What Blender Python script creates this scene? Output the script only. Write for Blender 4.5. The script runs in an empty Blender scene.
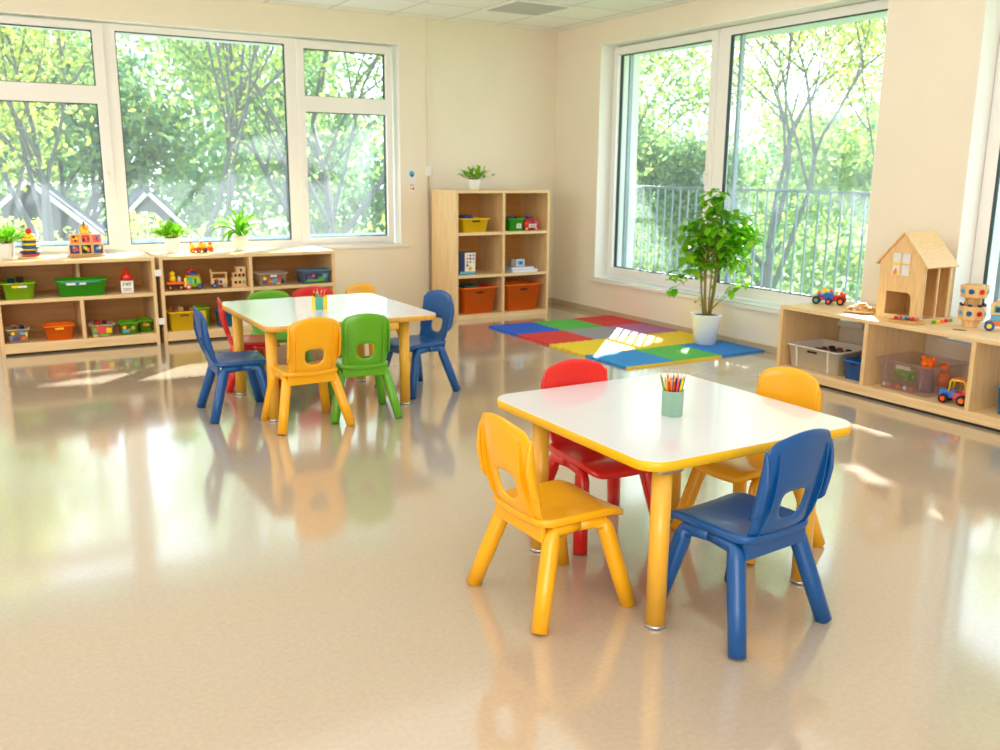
import bpy, math, random
import numpy as np
from mathutils import Vector, Matrix
from mathutils.geometry import tessellate_polygon
random.seed(7); rng = np.random.default_rng(7)
PI = math.pi
sc = bpy.context.scene
COL = sc.collection

# ------------------------------------------------------------------ materials
def lin(c):
    return tuple(((v/255)/12.92 if v/255 <= .04045 else ((v/255+.055)/1.055)**2.4) for v in c)
def newmat(name):
    m = bpy.data.materials.new(name); m.use_nodes = True
    nt = m.node_tree; b = nt.nodes['Principled BSDF']
    return m, nt, b
def plain(name, rgb, rough=.5, coat=0, metal=0, spec=.5, noise=.0, nscale=30, bump=0):
    m, nt, b = newmat(name)
    c = (*lin(rgb), 1)
    b.inputs['Base Color'].default_value = c
    b.inputs['Roughness'].default_value = rough
    b.inputs['Metallic'].default_value = metal
    b.inputs['Coat Weight'].default_value = coat
    b.inputs['Coat Roughness'].default_value = .08
    b.inputs['Specular IOR Level'].default_value = spec
    if noise or bump:
        tc = nt.nodes.new('ShaderNodeTexCoord'); n = nt.nodes.new('ShaderNodeTexNoise')
        n.inputs['Scale'].default_value = nscale; n.inputs['Detail'].default_value = 3
        nt.links.new(tc.outputs['Object'], n.inputs['Vector'])
        if noise:
            mx = nt.nodes.new('ShaderNodeMix'); mx.data_type = 'RGBA'
            mx.inputs[6].default_value = tuple(v*(1-noise) for v in c[:3])+(1,)
            mx.inputs[7].default_value = tuple(min(1, v*(1+noise)) for v in c[:3])+(1,)
            nt.links.new(n.outputs['Fac'], mx.inputs[0]); nt.links.new(mx.outputs[2], b.inputs['Base Color'])
        if bump:
            bp = nt.nodes.new('ShaderNodeBump'); bp.inputs['Strength'].default_value = bump; bp.inputs['Distance'].default_value = .002
            nt.links.new(n.outputs['Fac'], bp.inputs['Height']); nt.links.new(bp.outputs['Normal'], b.inputs['Normal'])
    return m
def wood(name, c1, c2, axis='X', rough=.45, scale=1.0):
    m, nt, b = newmat(name)
    tc = nt.nodes.new('ShaderNodeTexCoord'); mp = nt.nodes.new('ShaderNodeMapping')
    s = [14*scale]*3; s['XYZ'.index(axis)] = 1.1*scale
    mp.inputs['Scale'].default_value = s
    n = nt.nodes.new('ShaderNodeTexNoise'); n.inputs['Scale'].default_value = 2.2; n.inputs['Detail'].default_value = 6; n.inputs['Distortion'].default_value = .6
    r = nt.nodes.new('ShaderNodeValToRGB')
    r.color_ramp.elements[0].position = .3; r.color_ramp.elements[0].color = (*lin(c1), 1)
    r.color_ramp.elements[1].position = .72; r.color_ramp.elements[1].color = (*lin(c2), 1)
    nt.links.new(tc.outputs['Object'], mp.inputs['Vector']); nt.links.new(mp.outputs[0], n.inputs['Vector'])
    nt.links.new(n.outputs['Fac'], r.inputs['Fac']); nt.links.new(r.outputs[0], b.inputs['Base Color'])
    b.inputs['Roughness'].default_value = rough
    return m
def leafmat(name, cols, trans=.5, rough=.35):
    m, nt, b = newmat(name)
    g = nt.nodes.new('ShaderNodeNewGeometry'); r = nt.nodes.new('ShaderNodeValToRGB')
    el = r.color_ramp.elements
    while len(el) < len(cols): el.new(.5)
    for i, c in enumerate(cols):
        el[i].position = i/(len(cols)-1); el[i].color = (*lin(c), 1)
    nt.links.new(g.outputs['Random Per Island'], r.inputs['Fac'])
    nt.links.new(r.outputs[0], b.inputs['Base Color']); b.inputs['Roughness'].default_value = rough
    t = nt.nodes.new('ShaderNodeBsdfTranslucent'); nt.links.new(r.outputs[0], t.inputs['Color'])
    mx = nt.nodes.new('ShaderNodeMixShader'); mx.inputs[0].default_value = trans
    nt.links.new(b.outputs[0], mx.inputs[1]); nt.links.new(t.outputs[0], mx.inputs[2])
    nt.links.new(mx.outputs[0], nt.nodes['Material Output'].inputs['Surface'])
    return m
def clear(name, tint, gloss=.06, rough=0.02, milk=0.0, milkc=(235, 235, 235)):
    m, nt, b = newmat(name); nt.nodes.remove(b)
    t = nt.nodes.new('ShaderNodeBsdfTransparent'); t.inputs[0].default_value = (*tint, 1)
    g = nt.nodes.new('ShaderNodeBsdfGlossy'); g.inputs['Roughness'].default_value = rough
    mx = nt.nodes.new('ShaderNodeMixShader')
    mx.inputs[0].default_value = min(gloss, .05)
    nt.links.new(t.outputs[0], mx.inputs[1]); nt.links.new(g.outputs[0], mx.inputs[2])
    out = mx
    if milk:
        d = nt.nodes.new('ShaderNodeBsdfDiffuse'); d.inputs[0].default_value = (*lin(milkc), 1)
        tr = nt.nodes.new('ShaderNodeBsdfTranslucent'); tr.inputs[0].default_value = (*lin(milkc), 1)
        dm = nt.nodes.new('ShaderNodeMixShader'); dm.inputs[0].default_value = .5
        nt.links.new(d.outputs[0], dm.inputs[1]); nt.links.new(tr.outputs[0], dm.inputs[2])
        m2 = nt.nodes.new('ShaderNodeMixShader'); m2.inputs[0].default_value = milk
        nt.links.new(mx.outputs[0], m2.inputs[1]); nt.links.new(dm.outputs[0], m2.inputs[2]); out = m2
    nt.links.new(out.outputs[0], nt.nodes['Material Output'].inputs['Surface'])
    return m

M = {}
M['wall'] = plain('wall_paint', (240, 231, 213), .8, noise=.03, nscale=3, bump=.05)
M['reveal'] = plain('white_paint', (246, 245, 242), .7)
M['outer'] = plain('facade_render', (225, 230, 232), .8, noise=.04, nscale=8)
M['upvc'] = plain('window_plastic', (244, 242, 240), .35, coat=.1)
M['gasket'] = plain('rubber_gasket', (40, 60, 62), .6)
M['rail_grey'] = plain('grey_metal', (138, 154, 164), .45, metal=.3)
M['glass'] = clear('window_glass', (.95, .985, 1.0), .03, .0, milk=.08, milkc=(226, 240, 255))  # milky share added to veil the outdoors like bright haze
M['sill'] = plain('sill_stone', (240, 238, 232), .25, coat=.2)
M['skirt'] = plain('skirting', (196, 176, 145), .6)
M['birchX'] = wood('birch_x', (226, 190, 136), (240, 212, 164), 'X')
M['birchY'] = wood('birch_y', (226, 190, 136), (240, 212, 164), 'Y')
M['birchZ'] = wood('birch_z', (224, 186, 130), (238, 208, 158), 'Z')
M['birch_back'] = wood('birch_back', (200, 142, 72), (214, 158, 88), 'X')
M['toywood'] = wood('toy_wood', (220, 178, 118), (240, 204, 150), 'Z', scale=3)
M['toywood_d'] = wood('toy_wood_dark', (196, 148, 90), (214, 168, 108), 'Z', scale=3)
M['legwood'] = wood('leg_wood', (214, 160, 62), (232, 180, 84), 'Z', scale=2)
M['laminate'] = plain('white_laminate', (222, 224, 230), .16, coat=.25)
M['yellow'] = plain('yellow_plastic', (240, 174, 5), .34, coat=.25)
M['yellow_leg'] = plain('yellow_leg_lacquer', (232, 176, 52), .34, coat=.25)
M['edge_yellow'] = plain('yellow_edge_band', (240, 190, 22), .35)
M['blue'] = plain('blue_plastic', (0, 80, 148), .36, coat=.12)
M['bblue'] = plain('bright_blue_plastic', (12, 104, 204), .32, coat=.3)
M['red'] = plain('red_plastic', (214, 20, 14), .32, coat=.3)
M['green'] = plain('green_plastic', (92, 168, 22), .34, coat=.25)
M['lime'] = plain('lime_plastic', (140, 196, 14), .35, coat=.2)
M['grass'] = plain('grass_green_plastic', (52, 172, 24), .35, coat=.2)
M['orange'] = plain('orange_plastic', (255, 116, 8), .45, coat=.05)
M['sunny'] = plain('sunny_yellow_plastic', (255, 214, 16), .38, coat=.15)
M['cyan'] = plain('cyan_plastic', (20, 134, 202), .35, coat=.2)
M['binwhite'] = plain('cream_plastic', (222, 214, 202), .45, coat=.1)
M['pot'] = plain('white_ceramic', (246, 245, 243), .3, coat=.3)
M['soil'] = plain('potting_soil', (70, 48, 30), .95, noise=.3, nscale=80, bump=.5)
M['steel'] = plain('steel', (190, 192, 194), .3, metal=.9)
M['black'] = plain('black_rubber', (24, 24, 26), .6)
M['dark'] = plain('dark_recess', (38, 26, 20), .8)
M['sage'] = plain('sage_plastic', (132, 172, 152), .45, coat=.1)
M['teal'] = plain('teal_print', (70, 170, 150), .5)
M['paper'] = plain('paper', (236, 236, 236), .7)
M['purple'] = plain('purple_paint', (96, 70, 150), .45)
M['pink'] = plain('pink_paint', (226, 84, 92), .45)
M['navy'] = plain('navy_paint', (28, 48, 98), .45)
M['sky'] = plain('sky_blue_print', (96, 170, 206), .5)
M['white'] = plain('white_paint_gloss', (238, 238, 236), .4)
M['brown'] = plain('brown_paint', (110, 66, 36), .6)
M['tip'] = plain('pencil_wood', (222, 160, 112), .6)
M['clearbox'] = clear('clear_plastic_box', (.95, .93, .95), .1, .1, milk=.10, milkc=(250, 240, 244))
M['clearblue'] = clear('blue_clear_plastic', (.8, .9, .97), .1, .1, milk=.85, milkc=(150, 178, 206))
M['clearwarm'] = clear('warm_clear_plastic', (.95, .9, .8), .1, .1, milk=.88, milkc=(228, 212, 190))
for k, c in dict(m_blue=(40, 128, 214), m_dblue=(28, 92, 206), m_green=(86, 180, 76), m_red=(216, 52, 52), m_grey=(150, 146, 150),
                 m_purple=(176, 106, 160), m_yellow=(240, 206, 40), m_lblue=(38, 140, 214)).items():
    M[k] = plain('foam_'+k[2:], c, .75, noise=.06, nscale=120, bump=.25)
M['pl_leaf'] = leafmat('bright_leaf', [(130, 206, 40), (160, 228, 50), (90, 176, 30), (190, 240, 80)], .5)
M['pl_leaf2'] = leafmat('houseplant_leaf', [(84, 172, 24), (150, 224, 30), (54, 136, 22), (190, 240, 50), (100, 190, 24)], .55)
M['pl_spath'] = leafmat('lily_leaf', [(96, 190, 36), (160, 226, 60), (70, 160, 30), (190, 236, 80)], .5)
M['stem'] = plain('plant_stem', (128, 150, 50), .6)
M['stem_b'] = plain('woody_stem', (150, 132, 74), .8, noise=.2)
M['bark'] = plain('tree_bark', (104, 100, 104), .9, noise=.2, nscale=6)
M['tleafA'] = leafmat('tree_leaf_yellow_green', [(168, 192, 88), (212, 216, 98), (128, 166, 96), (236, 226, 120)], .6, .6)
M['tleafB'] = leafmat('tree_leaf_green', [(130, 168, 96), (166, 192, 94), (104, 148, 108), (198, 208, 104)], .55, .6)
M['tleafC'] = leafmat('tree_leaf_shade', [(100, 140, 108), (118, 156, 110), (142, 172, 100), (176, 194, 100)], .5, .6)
M['grassg'] = plain('lawn', (120, 150, 80), .9, noise=.2, nscale=.6)
M['asphalt'] = plain('pale_paving', (226, 228, 230), .8, noise=.05, nscale=1)
M['roofg'] = plain('grey_roof_tiles', (70, 74, 92), .8, noise=.1, nscale=4)
M['housew'] = plain('grey_render', (52, 56, 74), .8, noise=.05)
M['winpane'] = plain('house_pane', (196, 206, 214), .2)

# floor: polished beige sheet flooring
m, nt, b = newmat('polished_beige_floor')
tc = nt.nodes.new('ShaderNodeTexCoord')
n1 = nt.nodes.new('ShaderNodeTexNoise'); n1.inputs['Scale'].default_value = 60; n1.inputs['Detail'].default_value = 4
n2 = nt.nodes.new('ShaderNodeTexNoise'); n2.inputs['Scale'].default_value = 1.2; n2.inputs['Detail'].default_value = 2
r1 = nt.nodes.new('ShaderNodeValToRGB')
r1.color_ramp.elements[0].position = .35; r1.color_ramp.elements[0].color = (*lin((188, 172, 150)), 1)
r1.color_ramp.elements[1].position = .65; r1.color_ramp.elements[1].color = (*lin((193, 178, 157)), 1)
nt.links.new(tc.outputs['Object'], n1.inputs['Vector']); nt.links.new(tc.outputs['Object'], n2.inputs['Vector'])
nt.links.new(n1.outputs['Fac'], r1.inputs['Fac']); nt.links.new(r1.outputs[0], b.inputs['Base Color'])
mr = nt.nodes.new('ShaderNodeMapRange'); mr.inputs['To Min'].default_value = .13; mr.inputs['To Max'].default_value = .2
nt.links.new(n2.outputs['Fac'], mr.inputs['Value']); nt.links.new(mr.outputs[0], b.inputs['Roughness'])
b.inputs['IOR'].default_value = 1.55
b.inputs['Coat Weight'].default_value = 1; b.inputs['Coat Roughness'].default_value = .09; b.inputs['Coat IOR'].default_value = 1.7
n3 = nt.nodes.new('ShaderNodeTexNoise'); n3.inputs['Scale'].default_value = 14; n3.inputs['Detail'].default_value = 3
nt.links.new(tc.outputs['Object'], n3.inputs['Vector'])
bp = nt.nodes.new('ShaderNodeBump'); bp.inputs['Strength'].default_value = .02; bp.inputs['Distance'].default_value = .006
nt.links.new(n3.outputs['Fac'], bp.inputs['Height'])
nt.links.new(bp.outputs[0], b.inputs['Normal']); nt.links.new(bp.outputs[0], b.inputs['Coat Normal'])
M['floor'] = m

# ceiling: white mineral tiles with grid lines
m, nt, b = newmat('ceiling_tiles')
tc = nt.nodes.new('ShaderNodeTexCoord'); mp = nt.nodes.new('ShaderNodeMapping'); mp.inputs['Location'].default_value = (-4.48/.62, -8.04/.62, 0)
mp.inputs['Scale'].default_value = (1/.62, 1/.62, 1)
br = nt.nodes.new('ShaderNodeTexBrick'); br.offset = 0; br.squash = 1
br.inputs['Scale'].default_value = 1; br.inputs['Brick Width'].default_value = 1; br.inputs['Row Height'].default_value = 1
br.inputs['Mortar Size'].default_value = .02; br.inputs['Mortar Smooth'].default_value = .1
br.inputs['Color1'].default_value = (*lin((246, 246, 244)), 1); br.inputs['Color2'].default_value = (*lin((242, 242, 240)), 1); br.inputs['Mortar'].default_value = (*lin((216, 216, 214)), 1)
nt.links.new(tc.outputs['Object'], mp.inputs[0]); nt.links.new(mp.outputs[0], br.inputs['Vector']); nt.links.new(br.outputs['Color'], b.inputs['Base Color'])
b.inputs['Roughness'].default_value = .9
M['ceiling'] = m

# ------------------------------------------------------------------ mesh builder
def V(*a): return Vector(a)
class MB:
    def __init__(s): s.v = []; s.f = []; s.sm = []; s.mi = []; s.mat = 0
    def add(s, vs, fs, smooth=False):
        o = len(s.v); s.v += [tuple(p) for p in vs]
        for f in fs: s.f.append([o+i for i in f]); s.sm.append(smooth); s.mi.append(s.mat)
        return s
    def box(s, x0, x1, y0, y1, z0, z1, T=None):
        vs = [(x, y, z) for z in (z0, z1) for y in (y0, y1) for x in (x0, x1)]
        if T is not None: vs = [T @ Vector(p) for p in vs]
        return s.add(vs, [(0, 2, 3, 1), (4, 5, 7, 6), (0, 1, 5, 4), (1, 3, 7, 5), (3, 2, 6, 7), (2, 0, 4, 6)])
    def loft(s, loops, cap0=True, cap1=True, smooth=True):
        n = len(loops[0]); vs = [p for l in loops for p in l]; fs = []
        for k in range(len(loops)-1):
            for i in range(n):
                j = (i+1) % n
                fs.append((k*n+i, k*n+j, (k+1)*n+j, (k+1)*n+i))
        s.add(vs, fs, smooth); o = len(s.v)-len(vs)
        if cap0: s.f.append([o+i for i in range(n)][::-1]); s.sm.append(False); s.mi.append(s.mat)
        if cap1: s.f.append([o+(len(loops)-1)*n+i for i in range(n)]); s.sm.append(False); s.mi.append(s.mat)
        return s
    def lathe(s, prof, c=(0, 0, 0), n=24, cap0=True, cap1=True, T=None, smooth=True):
        loops = []
        for r, z in prof:
            l = [Vector((c[0]+r*math.cos(2*PI*i/n), c[1]+r*math.sin(2*PI*i/n), c[2]+z)) for i in range(n)]
            if T is not None: l = [T @ p for p in l]
            loops.append(l)
        return s.loft(loops, cap0, cap1, smooth)
    def tube(s, pts, rad, n=10, sub=0):
        pts = [Vector(p) for p in pts]
        if not hasattr(rad, '__len__'): rad = [rad]*len(pts)
        loops = []; prev = None
        for i, p in enumerate(pts):
            d = (pts[min(i+1, len(pts)-1)]-pts[max(i-1, 0)]).normalized()
            if prev is None:
                a = d.orthogonal().normalized()
            else:
                a = (prev - d*prev.dot(d)).normalized()
            prev = a; bb = d.cross(a)
            loops.append([p+(a*math.cos(2*PI*k/n)+bb*math.sin(2*PI*k/n))*rad[i] for k in range(n)])
        return s.loft(loops)
    def ball(s, c, r, n=12, m=8, sq=1.0):
        prof = [(r*math.sin(PI*k/m) if 0 < k < m else r*.02, -r*sq*math.cos(PI*k/m)) for k in range(m+1)]
        return s.lathe(prof, c, n)
    def plate(s, loops, t0, t1, T):
        """flat sheet with holes; loops are 2D lists (first outer); T(s,t2,t)->3D"""
        tri = tessellate_polygon([[Vector((p[0], p[1], 0)) for p in l] for l in loops])
        flat = [p for l in loops for p in l]; N = len(flat)
        vs = [T(p[0], p[1], t0) for p in flat]+[T(p[0], p[1], t1) for p in flat]
        fs = [tuple(t) for t in tri]+[tuple(N+i for i in t[::-1]) for t in tri]
        o = 0
        for l in loops:
            n = len(l)
            for i in range(n):
                j = (i+1) % n; fs.append((o+i, o+j, N+o+j, N+o+i))
            o += n
        return s.add(vs, fs)
    def build(s, name, mat, parent=None, bevel=0, loc=None, recalc=True, subsurf=0):
        me = bpy.data.meshes.new(name); me.from_pydata(s.v, [], s.f)
        mats = mat if isinstance(mat, (list, tuple)) else [mat]
        for m_ in mats: me.materials.append(M[m_] if isinstance(m_, str) else m_)
        me.polygons.foreach_set('use_smooth', s.sm); me.polygons.foreach_set('material_index', s.mi)
        me.update()
        if recalc:
            import bmesh
            bm = bmesh.new(); bm.from_mesh(me); bmesh.ops.remove_doubles(bm, verts=bm.verts, dist=1e-6)
            bmesh.ops.recalc_face_normals(bm, faces=bm.faces); bm.to_mesh(me); bm.free()
        o = bpy.data.objects.new(name, me); COL.objects.link(o)
        if parent: o.parent = parent
        if loc: o.location = loc
        if bevel:
            b_ = o.modifiers.new('bevel', 'BEVEL'); b_.width = bevel; b_.segments = 2; b_.limit_method = 'ANGLE'; b_.angle_limit = .7
        if subsurf:
            s_ = o.modifiers.new('sub', 'SUBSURF'); s_.levels = subsurf; s_.render_levels = subsurf
        return o
def tag(o, label=None, cat=None, group=None, kind=None):
    if label: o['label'] = label
    if cat: o['category'] = cat
    if group: o['group'] = group
    if kind: o['kind'] = kind
    return o
def thing(name, label, cat, loc=(0, 0, 0), rz=0, group=None, scale=1):
    o = bpy.data.objects.new(name, None); COL.objects.link(o); o.location = loc; o.rotation_euler = (0, 0, rz)
    o.empty_display_size = .1
    if scale != 1: o.scale = (scale,)*3
    return tag(o, label, cat, group)
def dup(root, loc, rz, label, group=None, scale=None):
    r = root.copy(); COL.objects.link(r); r.location = loc; r.rotation_euler = (0, 0, rz); r['label'] = label
    if scale: r.scale = (scale, scale, scale*ZS) if 'chair' in root.name else (scale,)*3
    if group: r['group'] = group
    for ch in [o for o in bpy.data.objects if o.parent == root]:
        c = ch.copy(); COL.objects.link(c); c.parent = r
        for g in [o for o in bpy.data.objects if o.parent == ch]:
            d = g.copy(); COL.objects.link(d); d.parent = c
    return r
def rrect(w, d, r, z, n=5, cx=0, cy=0):
    """rounded rectangle loop (half sizes w,d)"""
    r = min(r, w*.999, d*.999); out = []
    for sx, sy, a0 in ((1, 1, 0), (-1, 1, PI/2), (-1, -1, PI), (1, -1, 1.5*PI)):
        for k in range(n+1):
            a = a0+PI/2*k/n
            out.append(Vector((cx+sx*(w-r)+r*math.cos(a), cy+sy*(d-r)+r*math.sin(a), z)))
    return out
def rr2(w, d, r, cx=0, cy=0, n=5): return [(p.x, p.y) for p in rrect(w, d, r, 0, n, cx, cy)]
def rect(a0, a1, b0, b1): return [(a0, b0), (a1, b0), (a1, b1), (a0, b1)]
def decals(parent, name, T, shapes, off=0.0012):
    """printed patches: shapes = [(matname, [2D points])], T(s,z,t)->3D"""
    mb = MB(); names = []
    for i, (mn, pts) in enumerate(shapes):
        if mn not in names: names.append(mn)
        mb.mat = names.index(mn)
        t = off*(1+.15*i)
        mb.add([T(p[0], p[1], t) for p in pts], [list(range(len(pts)))])
    return mb.build(name, names, parent, recalc=False)
def disc2(cx, cy, r, n=14, ry=None): return [(cx+r*math.cos(2*PI*i/n), cy+(ry or r)*math.sin(2*PI*i/n)) for i in range(n)]

# ------------------------------------------------------------------ room shell
D, XR, ZC = 8.86, 5.88, 3.0
GY, GX = 8.99, 6.08
KB, KR = 8.99/8.92, 6.08/6.0
def kb(*v): return tuple(round(1.5+(x-1.5)*KB if i in (2, 3) else x*KB, 4) for i, x in enumerate(v))
def kr(*v): return tuple(round(1.5+(x-1.5)*KR if i in (2, 3) else x*KR, 4) for i, x in enumerate(v))
XL, YB = -4.2, -2.6
def S(name, mb, mat, **k): o = mb.build(name, mat, **k); tag(o, kind='structure'); return o
S('floor', MB().box(XL, XR+.52, YB, D+.42, -.12, 0), 'floor')
S('ceiling', MB().box(XL, XR+.52, YB, D+.42, ZC, ZC+.2), 'ceiling')
TB = lambda a, z, t: Vector((a, D+t, z))
TR = lambda a, z, t: Vector((XR+t, a, z))
bw = kb(-.62, 3.945, .728, 2.725)             # back opening
rw = kr(4.53, 7.93, .39, 2.76); rw3 = kr(1.75, 3.80, .39, 2.76)
S('wall_back', MB().plate([rect(XL, XR+.52, 0, ZC), rect(*bw)], 0, .42, TB), 'wall')
S('wall_right', MB().plate([rect(YB, D, 0, ZC), rect(*rw), rect(*rw3)], 0, .52, TR), 'wall')
S('wall_left', MB().box(XL-.2, XL, YB, D, 0, ZC), 'wall')
S('wall_front', MB().box(XL, XR+.52, YB-.2, YB, 0, ZC), 'wall')
# white painted window reveals
def reveal(name, T, o, depth):
    a0, a1, z0, z1 = o; e = .006
    mb = MB().plate([rect(a0-0, a1+0, z0, z1), rect(a0+e, a1-e, z0+e, z1-e)], -.002, depth, T)
    return S(name, mb, 'reveal')
reveal('trim_1', TB, bw, .41); reveal('trim_2', TR, rw, .515); reveal('trim_3', TR, rw3, .515)
S('baseboard_back', MB().box(XL, XR, D-.012, D, 0, .06), 'skirt', bevel=.003)
S('baseboard_right', MB().box(XR-.012, XR, YB, D-.012, 0, .06), 'skirt', bevel=.003)
S('trim_4', MB().box(XR+.52, XR+.86, YB, D+1.4, 2.76, 3.0).box(-6, XR+.86, D+.42, D+1.12, 2.76, 3.0), 'outer')   # roof soffit outside

def window(name, T, outer, panes, seams, z_sill, sill, handles):
    """frame + sash borders + gasket + panes + sill + handles"""
    root = thing(name, None, None); root['kind'] = 'structure'
    a0, a1, z0, z1 = outer
    MB().plate([rect(a0, a1, z0, z1)]+[rect(*p) for p in panes], .02, .08, T).build('frame', 'upvc', root, bevel=.004)
    for (p0, p1, q0, q1) in [(s_[0], s_[1], s_[2], s_[3]) for s_ in seams]:       # raised sash frames
        inner = [p for p in panes if p[0] >= p0-1e-6 and p[1] <= p1+1e-6 and p[2] >= q0-1e-6 and p[3] <= q1+1e-6]
        MB().plate([rect(p0, p1, q0, q1)]+[rect(*p) for p in inner], -.012, .02, T).build('sash', 'upvc', root, bevel=.004)
    for p in panes:
        e = .007
        MB().plate([rect(*p), rect(p[0]+e, p[1]-e, p[2]+e, p[3]-e)], .025, .06, T).build('gasket', 'gasket', root)
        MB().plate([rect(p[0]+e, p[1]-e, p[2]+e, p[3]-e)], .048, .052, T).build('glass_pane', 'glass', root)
    sill.build('sill', 'sill', root, bevel=.004)
    for (a, z) in handles:
        h = MB().plate([rr2(.014, .035, .006, a, z)], -.022, -.012, T)
        h.tube([T(a, z+.01, -.022), T(a, z+.01, -.05)], .008)
        h.tube([T(a, z+.012, -.05), T(a, z-.10, -.052)], [.009, .007])
        h.build('handle', 'white', root)
    return root
TGB = lambda a, z, t: Vector((a, GY-.05+t, z))
TGR = lambda a, z, t: Vector((GX-.05+t, a, z))
window('window_1', TGB, kb(-.6, 3.905, .755, 2.71),
       [kb(*p) for p in ((-.46, 1.128, .824, 2.04), (-.46, 1.128, 2.188, 2.645), (1.313, 2.808, .82, 2.655), (2.985, 3.83, .83, 2.045), (2.985, 3.83, 2.192, 2.628))],
       [kb(*p) for p in ((-.53, 1.215, .78, 2.7), (2.912, 3.895, .78, 2.7))], .728,
       MB().box(bw[0]+.001, bw[1]-.001, D-.03, GY-.03, bw[2], bw[2]+.028).box(bw[0]-.06, bw[1]+.06, D-.035, D-.001, bw[2]-.006, bw[2]+.028), [(1.174, 1.45), (2.968, 1.35)])
window('window_2', TGR, kr(4.45, 7.90, .41, 2.745),
       [kr(*p) for p in ((4.60, 6.26, .51, 2.675), (6.46, 7.82, .51, 2.66))], [kr(6.395, 7.89, .44, 2.73)], .39,
       MB().box(XR-.03, GX-.03, rw[0]+.001, rw[1]-.001, rw[2]-.026, rw[2]+.004).box(XR-.035, XR-.001, rw[0]-.06, rw[1]+.06, rw[2]-.032, rw[2]+.004), [(6.51, 1.5)])
window('window_3', TGR, kr(1.76, 3.79, .41, 2.745), [kr(1.85, 3.70, .51, 2.675)], [], .39,
       MB().box(XR-.03, GX-.03, rw3[0]+.001, rw3[1]-.001, rw3[2]-.026, rw3[2]+.004).box(XR-.035, XR-.001, rw3[0]-.06, rw3[1]+.06, rw3[2]-.032, rw3[2]+.004), [])
# grey guide rails of the outside blinds (three, beside the panes)
for nm, y0, lb in (('blind_guide_rail', 7.90, 'grey vertical blind guide rail outside the far pane of the railed window'),
                   ('blind_guide_rail', 6.32, 'grey vertical blind guide rail between the two panes of the railed window'),
                   ('blind_guide_rail', 3.71, 'grey vertical blind guide rail at the window beside the dollhouse')):
    o = MB().box(GX+.06, GX+.10, y0-.03, y0, .45, 2.75).build(nm, 'rail_grey')
    tag(o, lb, 'guide rail', 'blind guide rails')
# balcony railing outside window_2
rl = thing('balcony_railing', 'grey metal railing with thin vertical bars outside the right window', 'railing', (6.46, 0, 0))
MB().box(-.02, .02, 4.2, 8.2, 1.335, 1.36).build('top_rail', 'rail_grey', rl)
MB().box(-.015, .015, 4.2, 8.2, .42, .445).build('bottom_rail', 'rail_grey', rl)
bar = MB().box(-.007, .007, -.007, .007, .445, 1.335).build('baluster', 'rail_grey', rl); bar.location.y = 4.25
for k in range(1, 33):
    c = bar.copy(); COL.objects.link(c); c.location.y = 4.25+k*.12
rl3 = thing('balcony_railing', 'grey metal railing outside the window behind the toy castle', 'railing', (6.46, 0, 0))
MB().box(-.02, .02, 1.6, 3.95, 1.335, 1.36).build('top_rail', 'rail_grey', rl3)
MB().box(-.015, .015, 1.6, 3.95, .42, .445).build('bottom_rail', 'rail_grey', rl3)
for k in range(17):
    c = bar.copy(); COL.objects.link(c); c.parent = rl3; c.location.y = 1.75+k*.12

# ceiling vent panel, wall fittings
t = thing('ceiling_vent', 'grey perforated square ceiling panel near the room corner', 'vent', (4.79, 7.73, ZC))
MB().box(-.3, .3, -.3, .3, -.012, -.001).build('grille', plain('vent_grey', (190, 192, 192), .7, noise=.15, nscale=120), t)
MB().plate([rect(-.31, .31, -.31, .31), rect(-.29, .29, -.29, .29)], -.018, -.001, lambda a, b_, c: Vector((a, b_, c))).build('frame', 'white', t)
t = thing('cable_conduit', 'thin white vertical cable trunking from ceiling to socket box beside shelf', 'conduit', (4.29, D-.012, 0))
MB().box(-.008, .008, -.008, .011, 1.52, ZC-.001).build('trunking', 'wall', t, bevel=.002)
MB().box(-.03, .03, -.02, .011, 1.44, 1.54).build('junction_box', 'reveal', t, bevel=.006)
MB().box(-.008, .008, -.008, .011, .08, 1.44).build('lower_trunking', 'skirt', t, bevel=.002)
TW = lambda a, z, t: Vector((a, -t, z))
for z, lb, shp in ((1.455, 'small white wall notice with round blue and green picture, the upper one', [('sky', disc2(0, .01, .03)), ('teal', disc2(.008, -.006, .018)), ('blue', [(-.02, 0), (.02, 0), (0, -.03)])]),
                   (1.32, 'small white wall notice with yellow and orange picture, the lower one', [('sunny', disc2(-.014, -.006, .014)), ('orange', disc2(.016, -.008, .014)), ('sky', rect(-.025, .025, .025, .033))])):
    t = thing('wall_notice', lb, 'notice', (4.10, D-.001, z))
    MB().box(-.042, .042, -.003, 0, -.055, .055).build('card', 'paper', t)
    decals(t, 'printed_picture', TW, shp, .0045)

# ------------------------------------------------------------------ children's chair
def chair_back_shape():
    hw, zt, zb = .162, .655, .30
    # outer outline
    pts = []
    pts += [(-.135, zb), (.135, zb)]
    pts += [(.15, .36), (.162, .44), (.163, .55)]
    cr = .052
    for k in range(7):
        a = k/6*PI/2; pts.append((.162-cr+cr*math.cos(a), .652-cr+cr*math.sin(a)-.006*0))
    for k in range(1, 8):
        x = .11-.22*k/8; pts.append((x, .652+.017*(1-(x/.11)**2)))
    for k in range(7):
        a = PI/2+k/6*PI/2; pts.append((-(.162-cr)+cr*math.cos(a), .652-cr+cr*math.sin(a)))
    pts += [(-.163, .55), (-.162, .44), (-.15, .36)]
    return pts
HOLE_C = (0, .437)
def hole_pt(a):
    c, s_ = math.cos(a), math.sin(a)
    # flat-topped, round-bottomed hand hole
    w = .058; h = .042 if s_ > 0 else .05; e = 4.5 if s_ > 0 else 2.3
    k = (abs(c/w)**e+abs(s_/h)**e)**(-1/e)
    return (HOLE_C[0]+c*k, HOLE_C[1]+s_*k)
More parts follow.
